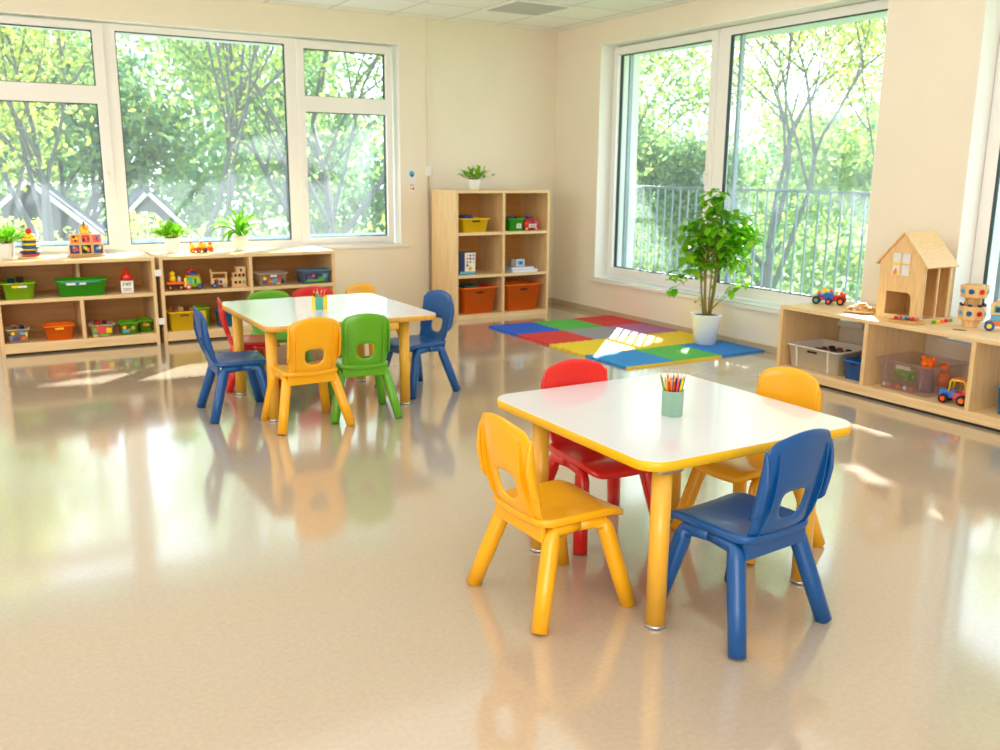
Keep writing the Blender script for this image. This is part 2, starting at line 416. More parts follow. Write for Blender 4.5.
def ray_poly(a, poly, c):
    d = (math.cos(a), math.sin(a)); best = None
    for i in range(len(poly)):
        p, q = poly[i], poly[(i+1) % len(poly)]
        ex, ey = q[0]-p[0], q[1]-p[1]; den = d[0]*ey-d[1]*ex
        if abs(den) < 1e-12: continue
        tt = ((p[0]-c[0])*ey-(p[1]-c[1])*ex)/den; u = ((p[0]-c[0])*d[1]-(p[1]-c[1])*d[0])/den
        if tt > 0 and -1e-9 <= u <= 1+1e-9 and (best is None or tt < best): best = tt
    return (c[0]+d[0]*best, c[1]+d[1]*best)
def back_y(x, z):
    # recline + sideways curve; blends forward into the seat at the bottom
    y = -.165-(z-.34)*.21-.012*math.sin(max(0, min(1, (z-.34)/.32))*PI)
    y += .022*(x/.16)**2
    if z < .37: y += (.37-z)**2*9
    return y
def make_chair(cname, label, group=None):
    mat = cname
    root = thing('child_chair', label, 'chair', group=group)
    # backrest (O-grid round the hand hole)
    poly = chair_back_shape(); NA, NR = 64, 9
    mb = MB(); rings = []
    for side in (1, -1):
        for r in range(NR+1) if side == 1 else range(NR, -1, -1):
            ring = []; t_ = r/NR
            edge = .5*min(1, min(t_, 1-t_)*NR*.9+.25)
            for i in range(NA):
                a = 2*PI*(i+.5)/NA
                h = hole_pt(a); o = ray_poly(a, poly, HOLE_C)
                x = h[0]+(o[0]-h[0])*t_; z = h[1]+(o[1]-h[1])*t_
                ring.append(Vector((x, back_y(x, z)+side*.018*edge, z)))
            rings.append(ring)
    rings.append(rings[0]); mb.loft(rings, False, False)
    mb.build('backrest', mat, root, subsurf=1)
    # side wings folded back along both edges
    for sx in (-1, 1):
        w = MB(); loops = []
        for k in range(17):
            u_ = k/16; z = .405+.215*u_
            x = sx*(.1605+.002*math.sin(PI*u_)); y = back_y(x, z)
            dep = .034*min(1, (u_/.12))**.5*min(1, ((1-u_)/.45))**.6+.001; t2 = .0055
            y += .004
            loops.append([Vector((x-sx*t2, y, z)), Vector((x+sx*.002, y, z)), Vector((x+sx*.003, y-dep*.5, z)), Vector((x+sx*.001, y-dep, z)), Vector((x-sx*.005, y-dep, z)), Vector((x-sx*t2, y-dep*.5, z))])
        w.loft(loops); w.build('side_wing', mat, root)
        w = MB(); loops = []          # inner rib on the rear face
        for k in range(9):
            z = .31+.30*k/8; x = sx*.118
            y = back_y(x, z)-.008; dep = .016*math.sin(PI*(k+.7)/9.4)
            loops.append([Vector((x-.003, y, z)), Vector((x+.003, y, z)), Vector((x+.003, y-dep, z)), Vector((x-.003, y-dep, z))])
        w.loft(loops, smooth=False); w.build('rear_rib', mat, root)
    # seat
    sp = [(p[0]*1., p[1]) for p in rr2(.176, .190, .06, 0, .02, 6)]
    mb = MB(); loops = []
    def seat_z(x, y):
        z = .338-.010*math.exp(-((x/.10)**2+((y+.03)/.10)**2))+.010*(abs(x)/.17)**2.2
        if y > .12: z -= (y-.12)**2*3.4
        if y < -.12: z += (-.12-y)**2*4
        return z
    cs = (0, 0)
    for r, dz in ((.02, 0), (.25, 0), (.5, 0), (.7, 0), (.86, 0), (.95, 0), (.99, -.004), (1.0, -.012), (1.0, -.026), (.965, -.028), (.95, -.018), (.6, -.018), (.02, -.018)):
        ring = []
        for i in range(NA):
            o = ray_poly(2*PI*(i+.5)/NA, sp, cs); x, y = o[0]*r, o[1]*r
            ring.append(Vector((x, y, seat_z(x, y)+dz)))
        loops.append(ring)
    mb.loft(loops); mb.build('seat', mat, root, subsurf=1)
    # legs: foot -> bend -> half of the side rail
    for sx in (-1, 1):
        for sy, fy, ty in ((-1, -.20, -.118), (1, .19, .118)):
            fx = sx*(.222 if sy < 0 else .205)
            foot = Vector((fx, fy, 0.002)); top = Vector((sx*.158, ty, .262))
            rail = Vector((sx*.150, ty*.86, .300)); mid = Vector((sx*.148, 0, .306))
            pts = [foot, foot.lerp(top, .5), top]
            for k in (.35, .7): pts.append(top.lerp(rail, k)+Vector((sx*.002, sy*.004*(1-k), 0)))
            pts += [rail, rail.lerp(mid, .5), mid]
            MB().tube(pts, [.029, .0305, .031, .029, .027, .025, .0225, .0215], 14).build('leg', mat, root)
        MB().ball((sx*.148, 0, .3055), .0205, 10, 6).build('rail_joint', mat, root)
    # under-seat rails front and rear
    MB().box(-.15, .15, -.15, -.132, .268, .325).build('rear_rail', mat, root, bevel=.004)
    MB().box(-.14, .14, .092, .105, .285, .318).build('front_rail', mat, root, bevel=.004)
    return root
R = math.radians; ZS = 1.055
cy_ = make_chair('yellow', 'yellow plastic chair at the left side of the near table')
cb_ = make_chair('blue', 'dark blue plastic chair with its back to the camera at the near table')
cr_ = make_chair('red', 'red plastic chair at the far side of the near table')
cg_ = make_chair('green', 'green plastic chair seen from behind, right next to a yellow one, at the far table')
for c_ in (cy_, cb_, cr_, cg_): c_.scale = (1, 1, ZS)
cy_.location = (1.715, 2.545, 0); cy_.rotation_euler.z = R(-89)
cb_.location = (2.185, 2.10, 0); cb_.rotation_euler.z = R(5); cb_.scale.z = 1.085
cr_.location = (2.225, 2.965, 0); cr_.rotation_euler.z = R(177)
dup(cy_, (2.725, 2.60, 0), R(91), 'yellow plastic chair at the right side of the near table, closest to the low shelf', scale=1)
k = .97
dup(cy_, (1.685, 5.20, 0), R(1), 'yellow plastic chair seen from behind at the near side of the far table', scale=.96)
cg_.location = (2.055, 5.245, 0); cg_.rotation_euler.z = R(-9); cg_.scale = (.9, .93, .95*ZS)
dup(cb_, (1.395, 5.65, 0), R(-92), 'blue plastic chair seen side-on at the left side of the far table', scale=k)
dup(cb_, (2.635, 5.66, 0), R(102), 'blue plastic chair at the right side of the far table, nearest the bookcase', scale=k)
dup(cr_, (1.685, 6.36, 0), R(-100), 'red plastic chair mostly hidden behind the left corner leg of the far table', scale=.9)
o = dup(cg_, (1.965, 6.66, 0), R(181), 'green plastic chair turned to the camera at the far side of the far table'); o.scale = (.99, .9, .9)
o = dup(cr_, (2.355, 6.80, 0), R(178), 'red plastic chair whose back rises behind the pencil pot on the far table'); o.scale = (1, .92, .885)
o = dup(cy_, (2.82, 6.80, 0), R(198), 'yellow plastic chair turned aside beyond the far right table corner'); o.scale = (.92, .92, .895)

# ------------------------------------------------------------------ tables
def table(label, cx, cy, hw, hd, legx, legy, edge, legmat, r=.07):
    t = thing('activity_table', label, 'table', (cx, cy, 0))
    MB().loft([rrect(hw-.002, hd-.002, r, .566, 8), rrect(hw-.002, hd-.002, r, .598, 8), rrect(hw-.0035, hd-.0035, r, .6, 8)]).build('tabletop', 'laminate', t)
    MB().loft([rrect(hw-.004, hd-.004, r, .564, 8), rrect(hw, hd, r, .566, 8), rrect(hw, hd, r, .597, 8), rrect(hw-.0018, hd-.0018, r, .5985, 8)], False, False).build('edge_band', edge, t)
    for x in legx:
        for y in legy:
            l = MB().lathe([(.034, .012), (.034, .566)], (x-cx, y-cy, 0), 24).build('leg', legmat, t)
            MB().lathe([(.030, .0), (.035, .003), (.035, .014)], (x-cx, y-cy, 0), 24).build('foot_cap', 'steel', l)
            MB().box(x-cx-.05, x-cx+.05, y-cy-.05, y-cy+.05, .558, .566).build('mounting_plate', 'steel', l, bevel=.004)
    return t
table('square white table with yellow edge and round yellow legs, the near one', 2.297, 2.64, .50, .515, (1.89, 2.59), (2.175, 2.905), 'edge_yellow', 'yellow_leg', .09)
table('square white table with wood-coloured edge and round legs, the far one', 2.035, 5.80, .562, .59, (1.53, 2.40), (5.33, 6.10), 'legwood', 'yellow_leg')

def pencil_pot(label, x, y, z, rz, w, h, wall, colors, front=None):
    t = thing('pencil_pot', label, 'pencil pot', (x, y, z), rz)
    n = 6
    def hexa(r, zz): return [Vector((r*math.cos(PI/6+PI/3*i), r*math.sin(PI/6+PI/3*i), zz)) for i in range(6)]
    MB().loft([hexa(w*.96, 0), hexa(w, h), hexa(w-.003, h), hexa(w*.96-.003, .004)], True, True, False).build('pot_body', wall, t, bevel=.0015)
    if front:
        a = R(-90)
        for side, mn in front:
            p0 = hexa(w*.965, .002)[side]; p1 = hexa(w*.965, .002)[(side+1) % 6]; q0 = hexa(w*1.003, h)[side]; q1 = hexa(w*1.003, h)[(side+1) % 6]
            nrm = ((p0+p1)*.5).normalized()*.001; nrm.z = 0
            MB().add([p0+nrm, p1+nrm, q1+nrm, q0+nrm], [(0, 1, 2, 3)]).build('coloured_panel', mn, t, recalc=False)
    return t
def pencil(x, y, z, lean, az, mat, label, group, L=.15, r=.0045):
    t = thing('coloured_pencil', label, 'pencil', (x, y, z), 0, group)
    t.rotation_euler = (0, lean, az)
    MB().lathe([(r, 0), (r, L)], n=6, smooth=False).build('barrel', mat, t)
    MB().lathe([(r*.98, L), (r*.3, L+.016)], n=8).build('sharpened_tip', 'tip', t)
    MB().lathe([(r*.33, L+.0155), (r*.08, L+.022)], n=6).build('lead', mat, t)
px, py = 2.262, 2.565
pencil_pot('sage green hexagonal pencil pot on the near table', px, py, .6, R(8), .044, .098, 'sage', None)
cols = [('green', -.030, .012, 'light green'), ('yellow', -.022, .004, 'yellow'), ('orange', -.012, .018, 'orange'), ('red', -.014, -.010, 'red'), ('sunny', -.006, .006, 'bright yellow'),
        ('blue', .002, .012, 'blue'), ('navy', .006, -.006, 'navy'), ('pink', .010, -.014, 'pink'), ('black', .014, .014, 'black'), ('blue', .019, .002, 'blue'), ('sunny', .022, -.010, 'bright yellow'), ('grass', .029, .004, 'dark green'), ('red', -.002, -.02, 'red')]
ca_, sa_ = math.cos(R(-30)), math.sin(R(-30))
for i, (mn, u, v, cn) in enumerate(cols):
    s_ = random.Random(i)
    L = .125+.018*s_.random()
    dx, dy = u*ca_-v*sa_, u*sa_+v*ca_
    ang = math.atan2(dy, dx); rad = math.hypot(dx, dy)
    bx, by = dx*.35, dy*.35
    lean = math.atan2(rad*.95, .105)*.9
    dupn = {4: ', in the middle of the bunch', 10: ', leaning right', 1: ', leaning left', 3: ', left of centre', 12: ', at the front centre', 5: ', in the middle of the bunch', 9: ', leaning right'}.get(i, '')
    pencil(px+bx, py+by, .606, lean, ang, mn, cn+' pencil'+dupn+' in the sage pot, near table', 'pencils in the sage pot', L)
px, py = 1.99, 5.765
pencil_pot('pencil pot with yellow and turquoise sides on the far table', px, py, .6, R(8), .052, .085, 'sunny', None, [(3, 'teal')])
for i in range(8):
    s_ = random.Random(i+40); a = 2*PI*i/8; rad = .03
    mn = ['grass', 'red', 'white', 'teal', 'brown', 'green', 'pink', 'orange'][i]
    cn = {'grass': 'bright green', 'red': 'red', 'white': 'white', 'teal': 'turquoise', 'brown': 'brown', 'green': 'olive green', 'pink': 'pink', 'orange': 'orange'}[mn]
    pencil(px+.016*math.cos(a), py+.016*math.sin(a), .606, .2, a, mn, cn+' pencil standing in the yellow pot on the far table', 'pencils in the yellow pot', .098+.012*s_.random(), .0055)

# ------------------------------------------------------------------ foam floor mat (interlocking tiles)
def tile_outline(s, left, right, bottom, top, tab=.013, n=5):
    def edge(p, q, mode):
        out = [p]
        if mode == 0: return out
        d = Vector((q[0]-p[0], q[1]-p[1])); L = d.length; d /= L; nrm = Vector((d.y, -d.x)) * (tab if mode > 0 else -tab)
        step = L/(2*n+1)
        for k in range(n):
            a, b_ = (2*k+1)*step, (2*k+2)*step; w = step*.12
            for (t_, h) in ((a+w, 0), (a-w, 1), (b_+w, 1), (b_-w, 0)):
                out.append((p[0]+d.x*t_+nrm.x*h, p[1]+d.y*t_+nrm.y*h))
        return out
    a = s/2
    return edge((-a, -a), (a, -a), bottom)+edge((a, -a), (a, a), right)+edge((a, a), (-a, a), top)+edge((-a, a), (-a, -a), left)
grid = [['m_dblue', 'm_green', 'm_red'], ['m_red', 'm_grey', 'm_purple'], ['m_yellow', 'm_yellow', 'm_yellow'], ['m_lblue', 'm_green', 'm_blue']]
cname = {'m_dblue': 'royal blue', 'm_green': 'green', 'm_red': 'red', 'm_grey': 'grey', 'm_purple': 'purple', 'm_yellow': 'yellow', 'm_lblue': 'light blue', 'm_blue': 'blue'}
posn = [['at the far left corner of the play mat', 'in the middle of the far edge of the play mat', 'at the far right corner of the play mat by the wall'],
        ['on the left edge of the play mat', 'in the second row from the bookcase', 'on the wall side of the play mat, second row'],
        ['on the left edge of the play mat', 'in the centre of the third row of the play mat', 'behind the white floor planter'],
        ['at the near left corner of the play mat', 'in the middle of the near edge of the play mat', 'under the floor plant, nearest the low shelf']]
ts = .545; mx0, my0 = 4.362, 5.505
for r in range(4):
    for c in range(3):
        cx, cy2 = mx0+ts*(c+.5)*.915, my0+ts*(3-r+.5)
        T_ = lambda a, b_, z: Vector((a*.915, b_, z))
        mb = MB().plate([tile_outline(ts-.002, -1 if c > 0 else 1, 1 if c < 2 else 0, 1 if r < 3 else 0, -1 if r > 0 else 1)], 0.0, .016, T_)
        nm = cname[grid[r][c]]
        root = thing('foam_mat_tile', f'{nm} interlocking foam tile {posn[r][c]}', 'foam tile', (cx, cy2, 0.0005), 0, 'play mat tiles')
        mb.build('foam_pad', grid[r][c], root)
        if r == 3 and c < 2:
            MB().box(-ts/2*.915, ts/2*.915-.004, -ts/2-.012, -ts/2-.001, 0, .016).build('edge_strip', 'm_yellow', root)

# ------------------------------------------------------------------ shelving
def panelset(name, label, cat, loc): return thing(name, label, cat, loc)
def low_unit(label, x0, x1, shelf_z, dividers):
    t = thing('storage_cabinet', label, 'cabinet', (x0, 8.25, 0)); w = x1-x0; d = .59; h = .755; th = .028
    MB().box(0, w, 0, d, h-th, h).build('top_panel', 'birchX', t, bevel=.002)
    MB().box(0, th, .0, d, 0.0, h-th).build('side_panel', 'birchZ', t, bevel=.002)
    MB().box(w-th, w, .0, d, 0.0, h-th).build('side_panel', 'birchZ', t, bevel=.002)
    MB().box(th, w-th, 0, d-.01, .068, .098).build('bottom_shelf', 'birchX', t, bevel=.002)
    MB().box(th, w-th, 0, .02, .018, .068).build('plinth', 'birchX', t, bevel=.002)
    MB().box(th, w-th, 0, d-.01, shelf_z-.03, shelf_z).build('middle_shelf', 'birchX', t, bevel=.002)
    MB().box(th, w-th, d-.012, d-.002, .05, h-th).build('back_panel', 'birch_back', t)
    for x, z0, z1 in dividers:
        MB().box(x-x0-.014, x-x0+.014, 0.27 if (z0 > .4 and x < 1) else 0.004, d-.012, z0, z1).build('divider', 'birchZ', t, bevel=.002)
    return t
SZ = .452
low_unit('low birch cabinet at the left edge holding green and orange bins', .175, 1.395, SZ, [(.815, SZ, .727), (.80, .098, SZ-.03)])
unitB = low_unit('low birch cabinet with toy vehicles and a yellow bin, right of the first', 1.432, 3.012, SZ, [(2.218, SZ, .727), (2.218, .098, SZ-.03)])
for z in (.62, .20):
    MB().box(-.045, .012, -.014, -.0005, z-.028, z+.028).build('hinge_plate', 'white', unitB, bevel=.003)

t = thing('bookcase', 'tall birch bookcase with six cubbies standing in the room corner', 'bookcase', (4.276, 8.205, 0))
w, d, h, th = 1.125, .55, 1.307, .03
MB().box(0, w, 0, d, h-.028, h).build('top_panel', 'birchX', t, bevel=.002)
for x in (0, w-th): MB().box(x, x+th, 0, d, 0, h-.028).build('side_panel', 'birchZ', t, bevel=.002)
MB().box(w/2-.015, w/2+.015, 0.002, d-.01, .05, h-.028).build('divider', 'birchZ', t, bevel=.002)
MB().box(th, w-th, 0, .02, 0, .05).build('plinth', 'birchX', t)
for z in (.05, .455, .888): 
    for x0_, x1_ in ((th, w/2-.015), (w/2+.015, w-th)):
        MB().box(x0_, x1_, 0.003, d-.01, z-.03, z).build('shelf', 'birchX', t, bevel=.002)
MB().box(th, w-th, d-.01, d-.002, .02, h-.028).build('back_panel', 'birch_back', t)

t = thing('low_shelf_unit', 'low open birch shelf unit along the right wall with toys on top', 'shelf', (5.225, 1.9, 0))
L, d, h = 2.885, .645, .541
MB().box(0, d, 0, L, h-.026, h).build('top_panel', 'birchY', t, bevel=.002)
for y in (L-.03, 4.017-1.9-.015, 3.243-1.9-.015, 2.47-1.9-.015, 0): MB().box(0.001, d, y, y+.03, .0 if y in (0, L-.03) else .085, h-.026).build('divider', 'birchZ', t, bevel=.002)
MB().box(0.0, d, .03, L-.03, .058, .085).build('bottom_shelf', 'birchY', t, bevel=.002)
MB().box(.006, .024, .03, L-.03, .018, .058).build('plinth', 'birchY', t)
MB().box(.012, .02, .03, L-.03, .001, .018).build('painted_shadow_strip', 'black', t)  # solid black strip stands in for the shade under the plinth

# ------------------------------------------------------------------ bins
def bin_(label, x, y, z, w, d, h, mat, rz=0, taper=.86, name='storage_bin', cat='bin', handle=True, group=None, shapes=None, rim=.012, ribs=False, hcol='dark', solidrim=None):
    """front face towards local -Y; x,y = centre; w,d = rim outer sizes"""
    t = thing(name, label, cat, (x, y, z), rz, group)
    W, Dd = w/2-rim, d/2-rim; r = min(.03, w*.12)
    b0 = (W*taper, Dd*taper)
    MB().loft([rrect(b0[0], b0[1], r*.8, 0), rrect(W, Dd, r, h-.004), rrect(W+rim, Dd+rim, r*1.3, h-.010), rrect(W+rim, Dd+rim, r*1.3, h), rrect(W-.003, Dd-.003, r, h), rrect(b0[0]-.003, b0[1]-.003, r*.8, .005)]).build('tub', mat, t)
    sl = (Dd-b0[1])/h
    TF = lambda a, q, tt: Vector((a, -(b0[1]+sl*q)-tt, q))
    if handle:
        MB().plate([rr2(min(.045, w*.14), .008, .006, 0, h*.80)], .0005, .0022, TF).build('painted_handle_slot', hcol, t)  # flat patch, no cut; default dark colour paints the slot's inner shade
    if ribs:
        for sx in (-1, 1):
            MB().plate([rect(sx*W*.62-.006, sx*W*.62+.006, .01, h-.012)], -.001, .005, TF).build('rib', mat, t)
        for k in range(9):
            q = .9
    if shapes: decals(t, 'printed_pattern', TF, shapes, .0015)
    return t, TF
def blocks(cx, cy, z, n, rad, size, mats, labelf, group, seed=0):
    r_ = random.Random(seed)
    per = max(1, int(math.ceil(math.sqrt(n))))
    for i in range(n):
        gx, gy = i % per, i//per
        x = cx+(gx-(per-1)/2)*rad*2/per; y = cy+(gy-(n/per-1)/2)*rad*1.3/per
        t = thing('toy_block', labelf, 'toy block', (x, y, z+.004*r_.random()), r_.random()*1.5, group)
        s_ = size/2*(.85+.25*r_.random())
        T_ = Matrix.Rotation(.3*r_.random(), 4, 'X')
        MB().box(-s_, s_, -s_, s_, 0, 2*s_, T_).build('block_body', mats[i % len(mats)], t, bevel=.003)
        mb = MB()
        for a in (-.4, .4): mb.lathe([(s_*.28, 2*s_), (s_*.28, 2*s_+.004)], (a*s_, 0, 0), 8, T=T_)
        mb.build('stud', mats[i % len(mats)], t)
zA, zL = SZ+.001, .0985
# left cabinet, upper shelf
bin_('lime green bin with a small paper tag on the upper shelf, far left', .345, 8.37, zA, .26, .24, .135, 'lime', shapes=[('sunny', rect(-.05, .0, .095, .115)), ('paper', rect(0, .06, .095, .113))], handle=False)
bin_('large bright green bin with white and blue tape along its rim', .815, 8.378, zA, .41, .24, .135, 'grass', shapes=[('sky', rect(-.16, .14, .113, .124)), ('paper', rect(-.12, .03, .095, .113)), ('blue', rect(-.05, -.02, .097, .112))], handle=False)
t = thing('toy_house', 'small white toy block with letters and a red pointed roof on the cabinet shelf', 'toy', (1.175, 8.36, zA), R(-6))
MB().box(-.05, .05, -.045, .045, 0, .105).build('house_body', 'white', t, bevel=.004)
MB().lathe([(.055, .105), (.046, .145), (.022, .175), (.008, .205), (.003, .21)], n=12).build('pointed_roof', 'red', t)
decals(t, 'printed_letters', lambda a, z, q: Vector((a, -.045-q, z)), [('teal', rect(-.035, -.028, .06, .09)), ('teal', rect(-.035, -.015, .083, .09)), ('teal', rect(-.035, -.018, .072, .077)), ('green', disc2(.0, .076, .012)), ('navy', rect(.018, .024, .06, .09)), ('navy', rect(.012, .034, .084, .09)), ('brown', rect(-.035, .035, .035, .039)), ('brown', rect(-.03, .03, .022, .026))])
MB().lathe([(.011, 0), (.011, .006)], (0, -.043, .14), 12, T=Matrix.Rotation(0, 4, 'X')).build('yellow_spot', 'sunny', t)
# lower shelf
pal = [('sunny', disc2(-.04, .08, .014)), ('orange', disc2(.035, .04, .014)), ('purple', rect(-.05, .01, .02, .045)), ('sky', rect(.01, .06, .07, .09)), ('navy', disc2(-.065, .075, .01)), ('sunny', rect(.05, .065, .05, .085)), ('sky', rect(-.06, -.045, .03, .06))]
bin_('small clear tub printed with yellow and purple shapes, lower left shelf', .308, 8.36, zL, .18, .2, .115, 'clearwarm', shapes=pal, handle=False)
bin_('orange bin on the lower shelf of the left cabinet', .612, 8.36, zL, .24, .22, .122, 'orange', hcol='sunny')
bin_('small patterned tub with red and yellow print on the lower shelf', .942, 8.36, zL, .21, .2, .105, 'clearwarm', shapes=[('pink', rect(-.045, .03, .03, .088)), ('sunny', rect(.03, .07, .03, .075)), ('lime', rect(-.08, -.045, .05, .08)), ('teal', disc2(-.06, .035, .014)), ('sunny', rect(-.075, -.04, .005, .02)), ('orange', rect(-.075, .075, .088, .1)), ('lime', rect(-.02, .05, .008, .022))], handle=False)
bin_('green tub with colourful print on the lower shelf, left one of the green pair', 1.155, 8.36, zL, .165, .2, .105, 'green', shapes=[('sunny', disc2(-.04, .065, .014)), ('orange', disc2(-.03, .075, .01)), ('sky', rect(-.05, 0, .02, .05)), ('lime', disc2(.03, .06, .018)), ('pink', disc2(.0, .045, .01))], handle=False)
bin_('green tub with an orange spot on the lower shelf, right one of the green pair', 1.300, 8.42, zL, .125, .2, .108, 'green', shapes=[('orange', disc2(-.01, .07, .016)), ('sunny', disc2(.015, .065, .01))], handle=False)
blocks(.33, 8.40, zA+.125, 4, .07, .04, ['navy', 'black', 'green', 'brown'], 'small dark toy block in the lime green bin', 'toy blocks in the lime bin', 3)
blocks(.31, 8.36, zL+.10, 4, .05, .03, ['brown', 'navy', 'sunny', 'black'], 'small toy block in the printed clear tub at far left', 'toy blocks in the printed clear tub', 4)
blocks(.94, 8.37, zL+.092, 4, .06, .03, ['red', 'black', 'brown', 'red'], 'small toy block in the red-printed tub', 'toy blocks in the red-printed tub', 5)

# toy vehicles
def wheel(parent, x, y, z, r, w, tyre='black', hub='orange', axis='Y'):
    T_ = Matrix.Translation((x, y, z)) @ (Matrix.Rotation(PI/2, 4, 'X') if axis == 'Y' else Matrix.Rotation(PI/2, 4, 'Y'))
    o = MB().lathe([(r*.55, -w/2), (r*.9, -w/2), (r, -w*.3), (r, w*.3), (r*.9, w/2), (r*.55, w/2)], n=20, T=T_).build('wheel', tyre, parent)
    MB().lathe([(r*.5, -w*.56), (r*.5, w*.56)], n=16, T=T_).build('hub', hub, o)
t = thing('toy_truck', 'orange and black toy truck carrying a small animal figure on the shelf', 'toy vehicle', (1.575, 8.37, zA), R(-8))
MB().box(-.07, .07, -.04, .04, .03, .05).build('chassis', 'black', t, bevel=.004)
MB().loft([rrect(.072, .045, .01, .05), rrect(.078, .048, .012, .07)]).build('flatbed', 'orange', t)
MB().lathe([(.018, .07), (.028, .085), (.024, .115), (.014, .125)], (-.02, 0, 0), 14).ball((-.022, 0, .142), .024).build('animal_figure', 'sunny', t)
MB().ball((-.035, 0, .162), .008).ball((-.008, 0, .162), .008).build('ear', 'brown', t)
MB().lathe([(.014, .07), (.016, .09), (.008, .115)], (.035, 0, 0), 10).build('small_cone', 'paper', t)
for x in (-.045, .045):
    for y in (-.042, .042): wheel(t, x, y, .022, .022, .016, 'black', 'orange')
t = thing('toy_bus', 'lime green and yellow toy bus with blue roof and pink wheel on the shelf', 'toy vehicle', (1.725, 8.37, zA), R(-12))
MB().loft([rrect(.072, .045, .012, .02), rrect(.074, .046, .014, .06), rrect(.062, .042, .014, .115)]).build('bus_body', 'lime', t)
MB().loft([rrect(.063, .044, .014, .115), rrect(.063, .044, .014, .124)]).build('roof_band', 'orange', t)
MB().loft([rrect(.045, .036, .014, .124), rrect(.036, .03, .014, .15)]).build('roof', 'blue', t)
MB().ball((-.03, 0, .15), .024).ball((-.005, .0, .165), .016).build('driver_figure', 'red', t)
decals(t, 'window_print', lambda a, z, q: Vector((a, -.047-q, z)), [('teal', rect(-.035, -.005, .05, .1)), ('navy', rect(.015, .03, .05, .095)), ('sunny', rect(-.072, -.052, .02, .1))])
for x in (-.035, .06):
    for y in (-.048, .048): wheel(t, x, y, .024, .024, .016, 'pink' if x < 0 else 'navy', 'paper' if x < 0 else 'purple')
t = thing('wooden_toy_train', 'small wooden toy wagon with roof bars and blue and red wheels on the shelf', 'toy', (1.952, 8.36, zA), R(-5))
MB().box(-.07, .07, -.035, .035, .03, .085).build('wagon_body', 'toywood', t, bevel=.004)
mb = MB()
for x in (-.062, .062):
    for y in (-.028, .028): mb.box(x-.006, x+.006, y-.006, y+.006, .085, .135)
mb.box(-.072, .072, -.038, .038, .128, .138); mb.box(-.075, -.06, -.01, .01, .138, .165); mb.build('roof_frame', 'toywood', t, bevel=.002)
decals(t, 'painted_panel', lambda a, z, q: Vector((a, -.035-q, z)), [('navy', rect(-.045, -.01, .035, .075)), ('red', rect(-.025, -.018, .02, .085)), ('blue', disc2(.01, .055, .016))])
for x in (-.045, .045):
    for y in (-.04, .04): wheel(t, x, y, .022, .022, .012, 'navy' if x < 0 else 'toywood_d', 'sky')
t = thing('wooden_block_tower', 'stack of pale wooden castle blocks with dark windows on the cabinet shelf', 'toy', (2.125, 8.36, zA), R(-4))
MB().box(-.068, .068, -.05, .05, 0, .012).box(-.062, .062, -.045, .045, .012, .075).build('lower_block', 'toywood', t, bevel=.003)
MB().box(-.066, .066, -.048, .048, .075, .085).box(-.05, .062, -.042, .042, .085, .13).build('middle_block', 'toywood', t, bevel=.003)
MB().box(-.02, .062, -.042, .042, .13, .175).box(-.025, .067, -.045, .045, .175, .182).build('upper_block', 'toywood', t, bevel=.003)
decals(t, 'painted_window', lambda a, z, q: Vector((a, -.0455-q, z)), [('dark', rect(x-.011, x+.011, z, z+.026)) for x in (-.03, .005, .04) for z in (.03, .094)]+[('teal', rect(.03, .05, .03, .056)), ('navy', rect(.01, .03, .14, .165))])
bin_('clear lidded box with colourful print in the right compartment of the cabinet', 2.42, 8.36, zA, .285, .24, .118, 'clearwarm', handle=False, taper=.9,
     shapes=[('purple', rect(-.10, -.06, .02, .06)), ('sunny', disc2(-.08, .07, .016)), ('orange', disc2(-.03, .045, .016)), ('sky', rect(-.01, .03, .03, .07)), ('pink', disc2(.05, .06, .018)), ('navy', rect(.07, .10, .02, .06)), ('sunny', rect(.03, .06, .015, .03)), ('paper', rect(-.03, .03, .085, .1)), ('purple', disc2(.0, .07, .01))])
bin_('clear blue storage box with blue and green print at the right end of the cabinet', 2.83, 8.36, zA, .30, .24, .128, 'clearblue', handle=False, taper=.88,
     shapes=[('navy', rect(-.11, .05, .02, .09)), ('purple', rect(-.09, -.03, .03, .08)), ('orange', disc2(-.03, .075, .012)), ('green', rect(-.10, .08, .02, .04)), ('green', disc2(.04, .045, .022)), ('sky', rect(.06, .10, .05, .09))])
bin_('wide yellow bin on the lower shelf behind the blue chair', 1.615, 8.37, zL, .27, .24, .17, 'sunny', hcol='brown', taper=.94)
bin_('yellow bin with a pale green side standing right of the wide yellow one', 1.81, 8.49, zL, .13, .2, .175, 'lime', handle=False, taper=.94, shapes=[('sunny', rect(-.05, .02, .02, .15))])
bin_('teal blue bin on the lower cabinet shelf behind the far table', 1.995, 8.38, zL, .17, .2, .15, 'cyan', handle=False)
t = thing('cardboard_box', 'white box with a blue lid on the lower cabinet shelf under the table corner', 'box', (2.155, 8.36, zL), 0)
MB().box(-.06, .06, -.06, .06, 0, .06).build('box_body', 'paper', t, bevel=.002); MB().box(-.062, .062, -.062, .062, .06, .085).build('lid', 'blue', t, bevel=.002)
blocks(1.60, 8.40, zL+.155, 5, .09, .04, ['brown', 'toywood_d', 'brown', 'orange'], 'brown toy block in the wide yellow bin', 'toy blocks in the wide yellow bin', 8)

